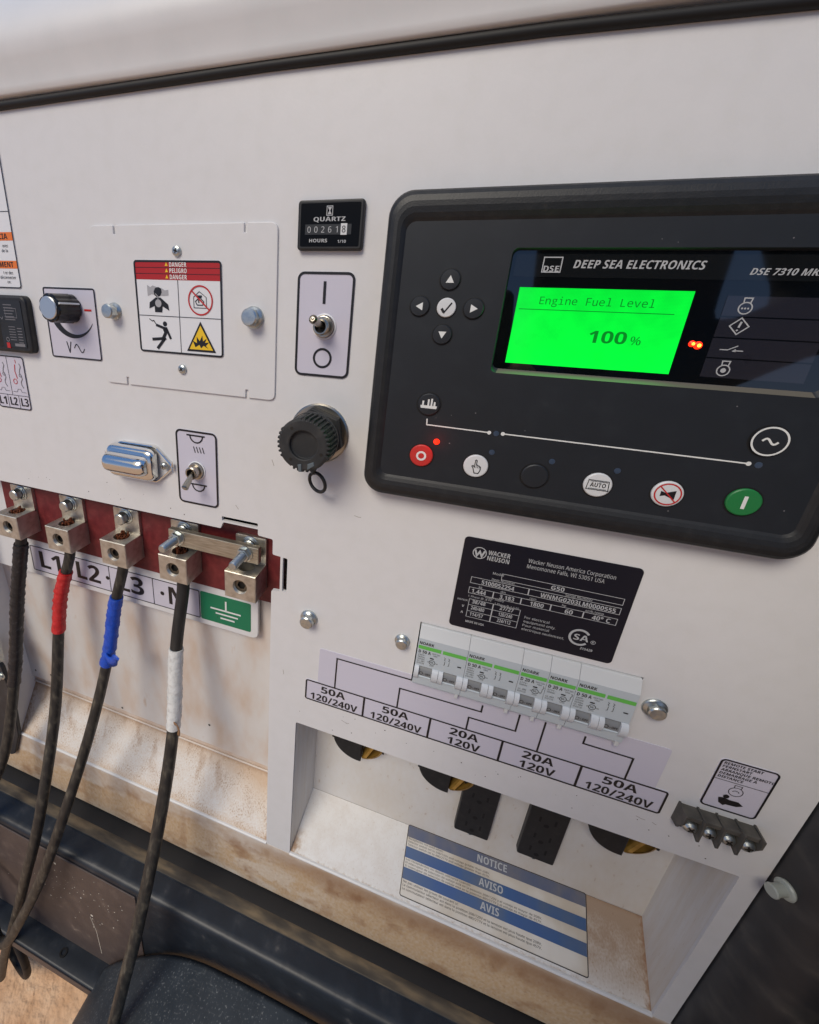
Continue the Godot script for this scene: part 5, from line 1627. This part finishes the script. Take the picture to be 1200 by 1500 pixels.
func breakers():
	var p := .170625
	var b := breaker(2.265, 2, "50", "white double 50 A circuit breaker, leftmost in the row")
	dup(b, Vector3(2 * p, 0, 0), "white double 50 A circuit breaker, second from the left in the row")
	dup(b, Vector3(6 * p, 0, 0), "white double 50 A circuit breaker, rightmost in the row")
	b = breaker(2.265 + 4 * p, 1, "20", "white single 20 A circuit breaker, the left one of the two singles")
	dup(b, Vector3(p, 0, 0), "white single 20 A circuit breaker, the right one of the two singles")
	flange_bolt(1.41, 2.585, .0, .07, .054, .085, "zinc hex bolt right of the ground terminal, on the bare panel", .25)
	flange_bolt(2.15, 2.567, .0, .056, .044, .06, "zinc hex bolt at the left end of the breaker row", .0)
	flange_bolt(3.75, 2.566, .0, .07, .05, .06, "zinc hex bolt at the right end of the breaker row", .4)

	# the wiring diagram under them
	var o := thing("circuit_diagram_sticker", 2.7, 3.1, 0, "lilac sticker with black circuit lines and amp ratings under the breakers", "sticker")
	var g := G.new()
	g.prism(fillet([[1.518, 2.857, .02], [2.257, 2.857], [2.257, 2.924], [3.64, 2.924], [3.64, 2.857], [3.93, 2.857, .02], [3.93, 3.214], [4.012, 3.214, .02], [4.012, 3.433, .02], [1.413, 3.433, .02], [1.413, 3.214, .02], [1.518, 3.214]]), 0, S)
	part(o, "backing", g, "lilac")
	g = G.new()
	var t := .013
	g.outline(1.413, 3.214, 4.012, 3.433, .022, t, I)
	for u in [1.922, 2.448, 2.972, 3.492]: g.stroke([Vector2(u, 3.222), Vector2(u, 3.425)], .016, I)
	for l in [[[1.668, 3.215], [1.668, 2.908], [2.262, 2.904]], [[2.185, 3.215], [2.185, 3.018], [2.783, 3.01], [2.783, 2.945]], [[2.71, 3.215], [2.71, 3.096], [3.032, 3.092], [3.032, 2.93]], [[3.2, 3.215], [3.2, 2.93]], [[3.752, 3.215], [3.752, 3.02], [3.452, 3.018], [3.452, 2.95]]]:
		var q := []
		for c in l: q.append(Vector2(c[0], c[1]))
		g.stroke(q, .012, I)
	part(o, "circuit_line", g, "ink")
	g = G.new()
	for c in [[1.668, "50A", "120/240V"], [2.19, "50A", "120/240V"], [2.715, "20A", "120V"], [3.232, "20A", "120V"], [3.752, "50A", "120/240V"]]:
		g.text(c[1], c[0] - .01, 3.314, .068, I, 0, .21); g.text(c[2], c[0], 3.41, .068, I, 0, .41 if c[2].length() > 5 else .24)
	part(o, "lettering", g, "ink")

	# remote start
	o = sticker("remote_start_sticker", 4.175, 2.802, 4.471, 3.222, .03, "lilac", "small pale remote start sticker above the terminal block", "sticker", "ink", .011)
	g = G.new()
	var k := 0
	for s in ["REMOTE START", "FERNSTART", "ARRANQUE REMOTO", "DEMARRAGE A", "DISTANCE"]:
		g.text(s, 4.195, 2.842 + k * .0285, .02, I, -1, 0, "bold", .1); k += 1
	g.stroke([Vector2(4.18, 2.972), Vector2(4.466, 2.972)], .004, I)
	g.ring(4.317, 3.042, .034, .038, I, 28)
	g.stroke([Vector2(4.3, 3.008), Vector2(4.298, 2.988), Vector2(4.336, 2.988), Vector2(4.334, 3.008)], .004, I)
	g.stroke(G.arc(4.317, 3.05, .018, 200, 340, 8), .004, I)
	g.disc(4.285, 3.098, .016, I, 16)
	g.cap(PackedVector2Array([Vector2(4.25, 3.12), Vector2(4.275, 3.112), Vector2(4.31, 3.12), Vector2(4.355, 3.118), Vector2(4.385, 3.14), Vector2(4.355, 3.16), Vector2(4.3, 3.165), Vector2(4.29, 3.178), Vector2(4.262, 3.162)]), I)
	part(o, "symbol", g, "ink")

	# the terminal block
	o = thing("terminal_block", 4.28, 3.33, 0, "small grey four-way screw terminal block below the remote start sticker", "terminal block")
	g = G.new()
	g.box(4.092, 3.305, 0, 4.484, 3.425, .055, .006)
	g.box(4.092, 3.275, .0, 4.484, 3.315, .085, .008)
	part(o, "body", g, "block_plastic")
	for u in [4.08, 4.18, 4.282, 4.384, 4.484]:
		g = G.new()
		g.frame(Vector3(u, 0, 0), Vector3(0, 0, 1), Vector3(0, 1, 0), Vector3(1, 0, 0))
		if u < 4.1 or u > 4.47: g.prism(PackedVector2Array([Vector2(0, 3.262), Vector2(.11, 3.262), Vector2(.11, 3.33), Vector2(.065, 3.42), Vector2(0, 3.432)]), 0, .012, .002, false, true)
		else: g.prism(PackedVector2Array([Vector2(0, 3.262), Vector2(.11, 3.26), Vector2(.115, 3.33), Vector2(.118, 3.43), Vector2(.11, 3.442), Vector2(.05, 3.43), Vector2(.0, 3.432)]), 0, .012, .002, false, true)
		part(o, "divider", g, "block_plastic")
	for u in [4.139, 4.239, 4.341, 4.442]:
		cross_screw(o, "screw", u - .002, 3.366, .055, .044, .05, u * 7)

func receptacles():
	var w := -.48
	var k := 0
	for u in [1.885, 2.715, 4.115]:
		var o := thing("twist_lock_receptacle", u, 4.16, w, ["black and brass twist-lock receptacle at the left end of the recess", "black and brass twist-lock receptacle just left of the two flat outlets", "black and brass twist-lock receptacle at the right end of the recess"][k], "receptacle", "twist-lock receptacles"); k += 1
		var g := G.new()
		# the black half of the drum, stepped at its left
		var a := PackedVector2Array()
		a.append(Vector2(u + .03, 3.9))
		for i in 25:
			var t := deg_to_rad(lerpf(83, 180, i / 24.0))
			a.append(Vector2(u, 4.165) + Vector2.from_angle(t) * .265)
		a.append(Vector2(u - .258, 3.9))
		g.prism(a, w, w + .135, .012, true)
		g.box(u - .268, 4.02, w, u - .23, 4.2, w + .155, .006)
		part(o, "housing", g, "black_plastic")
		g = G.new()
		a = PackedVector2Array([Vector2(u + .033, 3.9)])
		for i in 19:
			var t := deg_to_rad(lerpf(8, 82, i / 18.0))
			a.append(Vector2(u, 4.16) + Vector2.from_angle(t) * .246)
		a.append(Vector2(u + .23, 3.9)); a.reverse()
		g.prism(a, w, w + .13, .03, true)
		part(o, "brass_shell", g, "brass")
		g = G.new()
		g.box(u + .225, 4.0, w, u + .243, 4.235, w + .13, .004)
		part(o, "end_rib", g, "black_plastic")
	k = 0
	for u in [3.04, 3.605]:
		var o := thing("duplex_outlet", u, 4.6, w, ["black rectangular duplex outlet, the left one under the 20A labels", "black rectangular duplex outlet, the right one under the 20A labels"][k], "outlet", "black duplex outlets"); k += 1
		var b := 4.97
		var g := G.new()
		g.prism(fillet([[u - .155, 4.3], [u + .155, 4.3], [u + .155, b, .02], [u - .155, b, .02]]), w, w + .055, .008, true)
		part(o, "face", g, "black_plastic")
		for c in [4.44, 4.66, 4.84]:
			g = G.new()
			for s in [-.07, .055]: g.prism(G.rr(u + s, c - .03, u + s + .018, c + .03), w + .055, w + .0558)
			g.disc(u + .0, c + .062, .022, w + .0558, 14)
			part(o, "slot", g, "slot_black")
		cross_screw(o, "mounting_screw", u, b + .03, w, .028, .03, .4)

	# the notice on the sloping floor
	var dn := Vector3(0, .375, .48).normalized()
	var nn := Vector3(0, -.48, .375).normalized()
	var at := Vector3(2.475, 5.624, 0) - dn * .615
	var o := thing("notice_sticker", 2.475, 5.3, -.4, "blue and white trilingual notice sticker, browned by dust, on the recess floor", "sticker")
	var mk := func(): return G.new().frame(at, Vector3(1, 0, 0), dn, nn)
	var W := 1.63; var H := .562
	var g: G = mk.call()
	g.prism(G.rr(0, 0, W, H, .02), .0, S)
	part(o, "backing", g, "dusty_vinyl")
	g = mk.call(); g.cap(G.rr(.008, .008, W - .008, .1), I); part(o, "notice_band", g, "dusty_blue_ink")
	g = mk.call(); g.cap(G.rr(.008, .178, W - .008, .265), I); part(o, "aviso_band", g, "blue_ink")
	g = mk.call(); g.cap(G.rr(.008, .342, W - .008, .43), I); part(o, "avis_band", g, "blue_ink")
	g = mk.call(); g.outline(0, 0, W, H, .02, .007, I + .001)
	part(o, "border", g, "notice_ink")
	g = mk.call()
	g.text("NOTICE", W * .5, .078, .055, I + .001, 0, .27); g.text("AVISO", W * .5, .247, .055, I + .001, 0, .215); g.text("AVIS", W * .5, .413, .055, I + .001, 0, .165)
	part(o, "heading", g, "dim_white_ink")
	g = mk.call()
	var y := .118
	for s in [["Receptacles not used when:", .34], ["Selector switch set to 208/120V and voltage greater than 208V.", .78], ["Selector switch set to 480/277V and voltage greater than 457V.", .78]]: g.text(s[0], .02, y, .015, I, -1, s[1], "regular"); y += .0245
	y = .285
	for s in [["Los receptáculos no deben utilizarse cuando:", .62], ["El interruptor de selección de voltaje está en la posición 208/120V y el voltaje es mayor de 208V.", 1.24], ["El interruptor de selección de voltaje está en la posición 480/277V y el voltaje es mayor de 457V.", 1.24]]: g.text(s[0], .02, y, .015, I, -1, s[1], "regular"); y += .0245
	y = .455
	for s in [["Ne pas utiliser les prises de courant si:", .52], ["Le commutateur sélecteur est dans la position 208/120V et la tension est plus haute que 208V.", 1.24], ["Le commutateur sélecteur est dans la position 480/277V et la tension est plus haute que 457V.", 1.24]]: g.text(s[0], .02, y, .017, I, -1, s[1], "regular"); y += .027
	part(o, "lettering", g, "notice_ink")

# ---------- terminals, lugs and cables
func six_round(u: float, v: float, r: float, n: int, turn: float) -> PackedVector2Array:
	# a hexagon with n corners, to match a circle
	var a := PackedVector2Array()
	for i in n:
		var t := TAU * i / n
		var k := fposmod(t - turn, PI / 3) - PI / 6
		a.append(Vector2(u, v) + Vector2.from_angle(t) * r * cos(PI / 6) / cos(k))
	return a

func terminals():
	var o := thing("terminal_label_sheet", -.8, 2.5, -.22, "white sheet lettered L1 L2 L3 N with a green ground mark, behind the lugs", "label sheet")
	var g := G.new()
	g.prism(fillet([[-2.62, 2.01], [.862, 2.01], [.862, 3.16, .07], [-2.62, 3.16]]), -.235, -.205, .006)
	part(o, "sheet", g, "paint")
	var z := -.205
	g = G.new()
	g.prism(G.rr(-1.876, 2.786, .256, 3.096, .015), z, z + S)
	part(o, "label_strip", g, "lilac")
	g = G.new()
	g.outline(-1.876, 2.786, .256, 3.096, .015, .009, z + I)
	for u in [-1.34, -.81, -.276]: g.stroke([Vector2(u, 2.79), Vector2(u, 3.09)], .007, z + I)
	part(o, "border", g, "ink")
	g = G.new()
	g.text("L1", -1.61, 3.035, .2, z + I, 0, .29); g.text("L2", -1.09, 3.035, .2, z + I, 0, .31); g.text("L3", -.545, 3.035, .2, z + I, 0, .31); g.text("N", -.005, 3.035, .2, z + I, 0, .18)
	g.disc(-.838, 2.935, .022, z + I); g.disc(-.17, 2.935, .022, z + I)
	part(o, "lettering", g, "ink")
	g = G.new()
	g.prism(G.rr(.262, 2.786, .79, 3.098, .018), z, z + S)
	part(o, "ground_tile", g, "green_vinyl")
	g = G.new()
	g.stroke([Vector2(.535, 2.83), Vector2(.535, 2.935)], .017, z + I)
	g.stroke([Vector2(.37, 2.94), Vector2(.69, 2.94)], .017, z + I); g.stroke([Vector2(.425, 2.985), Vector2(.66, 2.985)], .017, z + I); g.stroke([Vector2(.475, 3.03), Vector2(.625, 3.03)], .017, z + I)
	part(o, "ground_symbol", g, "white_ink")
	o = thing("insulating_board", -.5, 2.3, -.2, "dark red insulating board behind the row of cable lugs", "board")
	g = G.new()
	g.prism(G.rr(-2.09, 2.005, 1.108, 2.7), -.203, -.186, .004)
	part(o, "board", g, "red_board")

	var names := ["aluminium cable lug with a black-taped cable at the far left", "aluminium cable lug above the red-taped cable, over label L1", "aluminium cable lug above the blue-taped cable, over label L2", "aluminium cable lug under the left end of the metal bar, holding the white-taped cable", "empty aluminium cable lug under the right end of the bar, above the green mark"]
	var at := [-1.775, -1.125, -.47, .165, .815]
	for i in 5: lug(at[i], names[i], i)

	# the bonding bar between the last two
	o = thing("bonding_bar", .46, 2.19, -.09, "flat metal bar bolted across the two right-hand lugs", "bar")
	g = G.new()
	g.prism(G.rr(.07, 2.098, .935, 2.25, .01), -.1, -.05, .006, false, true)
	part(o, "bar", g, "brushed_bar")
	for u in [.165, .815]:
		g = G.new()
		g.lathe(u, 2.165, [[.068, -.05], [.068, -.04], [.05, -.038]], 28)
		g.prism(hexagon(u, 2.165, .06, .1 + u), -.04, .005, .006)
		var nut := part(o, "nut", g, "zinc")
		g = G.new()
		g.lathe(u, 2.165, [[.046, -.15], [.046, -.1]], 20)
		part(nut, "spacer", g, "zinc")
		g = G.new()
		var th := []
		for k in 30: th.append([.037 if k % 2 else .034, .0 + k * .0055])
		th.append([.03, .17]); th.append([0.0, .172])
		g.lathe(u, 2.165, th, 20)
		part(o, "stud", g, "zinc")

func lug(u: float, label: String, k: int):
	var o := thing("cable_lug", u, 2.4, -.1, label, "lug", "aluminium cable lugs in a row")
	var X := Vector3(1, 0, 0)
	var a := u - .142; var b := u + .142; var t := 2.305; var d := 2.555; var w0 := -.184; var w1 := .05
	var c := (t + d) * .5
	var e := .006
	var g := G.new()
	# block: front with a threaded hole, top with the cable bore
	g.holed(a + e, t + e, b - e, d - e, u, c, .066, w1)
	var th := []
	for i in 9: th.append([.066 - .004 * (i % 2), w1 - i * .006])
	g.lathe(u, c, th, 36)
	for s in [[a, -1], [b, 1]]: g.quad(Vector3(s[0], t, w0), Vector3(s[0], d, w0), Vector3(s[0], d, w1 - e), Vector3(s[0], t, w1 - e), Vector3(s[1], 0, 0))
	g.wall(G.rr(a, t, b, d), w1 - e, w1, G.rr(a + e, t + e, b - e, d - e))
	g.frame(Vector3(0, t, 0), X, Vector3(0, 0, 1), Vector3(0, -1, 0))
	g.holed(a, w0, b, w1 - e, u, -.075, .072, .0004)
	g.lathe(u, -.075, [[.072, 0], [.072, -.2]], 36)
	g.cap(G.rr(a, w0, b, w1), -.2)
	g.frame(Vector3(0, d, 0), X, Vector3(0, 0, 1), Vector3(0, 1, 0))
	g.cap(G.rr(a, w0, b, w1 - e), -.001)
	part(o, "block", g, "aluminium")
	g = G.new()
	g.prism(fillet([[a, 2.06, .015], [b, 2.06, .015], [b, 2.32], [a, 2.32]]), -.1855, -.152, .004)
	part(o, "tang", g, "aluminium")
	g = G.new()
	var turn := .4 + k * .9
	var hx := six_round(u, c, .038, 36, turn)
	g.band(G.circ(u, c, .0618, 36), hx, .022)
	part(o, "set_screw", g, "set_screw")
	g = G.new()
	hx.reverse()
	for i in 36:
		var p0 := hx[i]; var p1 := hx[(i + 1) % 36]
		g.quad(G.v3(p0, .022), G.v3(p1, .022), G.v3(p1, -.0015), G.v3(p0, -.0015), Vector3(u - p0.x, c - p0.y, 0).normalized())
	g.cap(hx, -.0015)
	part(o, "hex_socket", g, "socket_dark")
	g = G.new()
	g.lathe(u, 2.135, [[.076, -.152], [.076, -.143], [.068, -.14], [.06, -.14], [.062, -.128], [.058, -.126]], 30)
	hex_head(g, u, 2.135, -.128, -.06 if k < 3 else -.105, .055, .3 + k)
	part(o, "bolt", g, "zinc")
	if k < 4:
		g = G.new()
		rng.seed = 40 + k
		for i in 34:
			var r := sqrt(rng.randf()) * .052; var ph := rng.randf() * TAU
			var q := Vector3(u + .012 + cos(ph) * r, 2.42, -.085 + sin(ph) * r)
			g.tube(PackedVector3Array([q, q + Vector3(rng.randfn() * .006, -.08, rng.randfn() * .006), q + Vector3(rng.randfn() * .012, -.11 - rng.randf() * .04, rng.randfn() * .01)]), .009, 6)
		part(o, "copper_strand", g, "copper").set_meta("kind", "stuff")

func along(path: PackedVector3Array, a: float, b: float, n: int) -> PackedVector3Array:
	var r := PackedVector3Array()
	for i in n + 1:
		var t := lerpf(a, b, float(i) / n) * (path.size() - 1)
		var k := mini(int(t), path.size() - 2)
		r.append(path[k].lerp(path[k + 1], t - k))
	return r

func at_v(path: PackedVector3Array, v: float) -> float:
	for i in path.size() - 1:
		if path[i].y <= v and path[i + 1].y >= v: return (i + (v - path[i].y) / (path[i + 1].y - path[i].y)) / (path.size() - 1)
	return 0.0

func grime(o: Node3D):
	# small marks on the paint: specks round the openings, scuffs below the switches, a few scratches
	var g := G.new()
	rng.seed = 77
	for i in 70:
		var u := rng.randf_range(-1.0, 4.5); var v := rng.randf_range(-.8, 3.7)
		if i < 26: continue
		if i > 30: u = rng.randf_range(1.3, 4.5); v = 3.6 + rng.randf_range(-.12, .1)
		if i > 55: u = rng.randf_range(-1.7, .6); v = 1.9 - absf(rng.randfn()) * .08
		if (v < 3.46 and v > 2.3 and u > 1.38) or (u > 1.7 and v < 1.45 and v > -.4): continue
		g.disc(u, v, rng.randf_range(.002, .0055), .0008, 6)
	part(o, "dirt_speck", g, "dark_speck").set_meta("kind", "stuff")
	g = G.new()
	for s in [[1.75, 3.55, .05, .3], [1.79, 3.57, .03, -.4], [.76, 1.72, .04, .9], [3.9, 3.52, .06, .2], [4.0, 3.53, .03, .4], [1.06, 1.3, .05, 1.2], [1.7, 1.62, .05, .1], [1.2, 3.2, .05, 1.4]]:
		var a := Vector2(s[0], s[1]); var d: Vector2 = Vector2.from_angle(s[3]) * float(s[2])
		g.stroke([a, a + d * .5 + Vector2(.002, .004), a + d], .0035, .0009)
	part(o, "scuff", g, "scuff").set_meta("kind", "stuff")

func tape(o: Node3D, path: PackedVector3Array, v0: float, v1: float, r: float, m: String, wraps: int, seed_: int):
	# overlapping turns: the radius climbs along each turn and drops back at its edge
	var nz := noise(.9, seed_, 2)
	var p := along(path, at_v(path, v0), at_v(path, v1), wraps * 11)
	var g := G.new()
	g.tube(p, func(_t, i): return r + .0055 * pow((i % 11) / 10.0, 2.0) + .008 * nz.get_noise_1d(i * .45), 20)
	part(o, "tape_wrap", g, m)

func cables():
	var nz := noise(.35, 300, 2)
	var lay := func(label, pts, r0, r1):
		var path := G.smooth_path(pts, 12)
		var o := thing("power_cable", pts[0].x, pts[0].y, pts[0].z, label, "cable", "black power cables")
		var g := G.new()
		g.tube(path, func(t, i): return lerpf(r0, r1, smoothstep(.1, .5, t)) * (1 + .02 * nz.get_noise_1d(i * 2.0)), 18)
		part(o, "rubber_sheath", g, "cable_rubber")
		return [o, path]
	var c = lay.call("black power cable wrapped in black tape at the far left", [Vector3(-1.775, 2.52, -.075), Vector3(-1.8, 2.7, -.06), Vector3(-1.95, 3.4, .0), Vector3(-2.073, 4.347, .12), Vector3(-2.231, 5.352, .3), Vector3(-2.4, 5.937, .47), Vector3(-2.68, 6.636, .66), Vector3(-2.9, 7.6, .74), Vector3(-3.0, 9.9, .8)], .054, .06)
	tape(c[0], c[1], 2.68, 4.5, .066, "tape_black", 16, 1)
	c = lay.call("black power cable with a red tape band at terminal L1", [Vector3(-1.125, 2.52, -.075), Vector3(-1.15, 2.7, -.06), Vector3(-1.3, 3.139, -.02), Vector3(-1.369, 3.604, .03), Vector3(-1.424, 4.646, .22), Vector3(-1.52, 5.907, .57), Vector3(-1.75, 6.813, .72), Vector3(-2.2, 8.05, .76), Vector3(-2.62, 9.1, .78), Vector3(-2.9, 9.95, .8)], .05, .06)
	tape(c[0], c[1], 2.86, 3.6, .063, "tape_red", 6, 2)
	c = lay.call("black power cable with a blue tape band at terminal L2", [Vector3(-.47, 2.52, -.075), Vector3(-.5, 2.7, -.06), Vector3(-.609, 3.106, -.02), Vector3(-.681, 3.684, .08), Vector3(-.856, 4.601, .3), Vector3(-1.169, 5.843, .63), Vector3(-1.499, 6.754, .76), Vector3(-1.83, 7.5, .87), Vector3(-2.1, 8.02, .93), Vector3(-2.26, 8.12, .94), Vector3(-2.36, 7.95, .9), Vector3(-2.44, 7.72, .8), Vector3(-2.7, 7.5, .68), Vector3(-3.1, 7.4, .6)], .05, .06)
	tape(c[0], c[1], 2.98, 3.75, .063, "tape_blue", 6, 3)
	var g := G.new()
	var e := Vector3(-.66, 3.68, .14)
	g.tube(G.smooth_path([Vector3(-.69, 3.62, .1), Vector3(-.6, 3.63, .14), Vector3(-.53, 3.6, .15), Vector3(-.48, 3.52, .17), Vector3(-.44, 3.53, .175)], 5), func(t, _i): return lerpf(.075, .03, t), 10, true, .15)
	part(c[0], "tape_tail", g, "tape_blue")
	c = lay.call("black power cable with a white tape band at terminal N, running down over the fender", [Vector3(.165, 2.52, -.075), Vector3(.18, 2.7, -.06), Vector3(.15, 3.289, .06), Vector3(.17, 4.127, .22), Vector3(.126, 5.075, .47), Vector3(.046, 6.153, .82), Vector3(-.02, 6.7, 1.0), Vector3(-.117, 7.315, 1.14), Vector3(-.25, 8.1, 1.3), Vector3(-.4, 9.2, 1.5)], .05, .064)
	g = G.new()
	var p := along(c[1], at_v(c[1], 2.6), at_v(c[1], 3.32), 14)
	g.tube(p, .057, 18)
	part(c[0], "outer_jacket", g, "cable_jacket")
	tape(c[0], c[1], 3.28, 4.1, .066, "tape_white", 9, 4)
	g = G.new()
	g.tube(G.smooth_path([Vector3(.2, 4.0, .24), Vector3(.245, 4.0, .25), Vector3(.262, 4.06, .25), Vector3(.25, 4.12, .25)], 4), func(t, _i): return lerpf(.03, .02, t), 8, true, .2)
	part(c[0], "tape_tail", g, "tape_brown")

func lean_back():
	# the whole machine leans back a little, so that the cables hang away from the panel
	var a := deg_to_rad(-12.0)
	var turn := Transform3D(Basis(Vector3.RIGHT, a), Vector3.ZERO)
	var foot := P(0, 10, 0)
	for c in get_children():
		if c is Node3D and not (c is DirectionalLight3D) and c.name != "ground" and c.name != "pebbles" and c.name != "person":
			c.transform = Transform3D(turn.basis, foot - turn.basis * foot) * c.transform

func _ready():
	camera_and_light()
	materials()
	enclosure()
	below()
	terminals()
	cables()
	warning_stickers()
	cover_plate()
	meter_and_switches()
	connector_cap()
	controller()
	nameplate()
	breakers()
	receptacles()
	grime(get_node("front_panel"))
	person()
	lean_back()
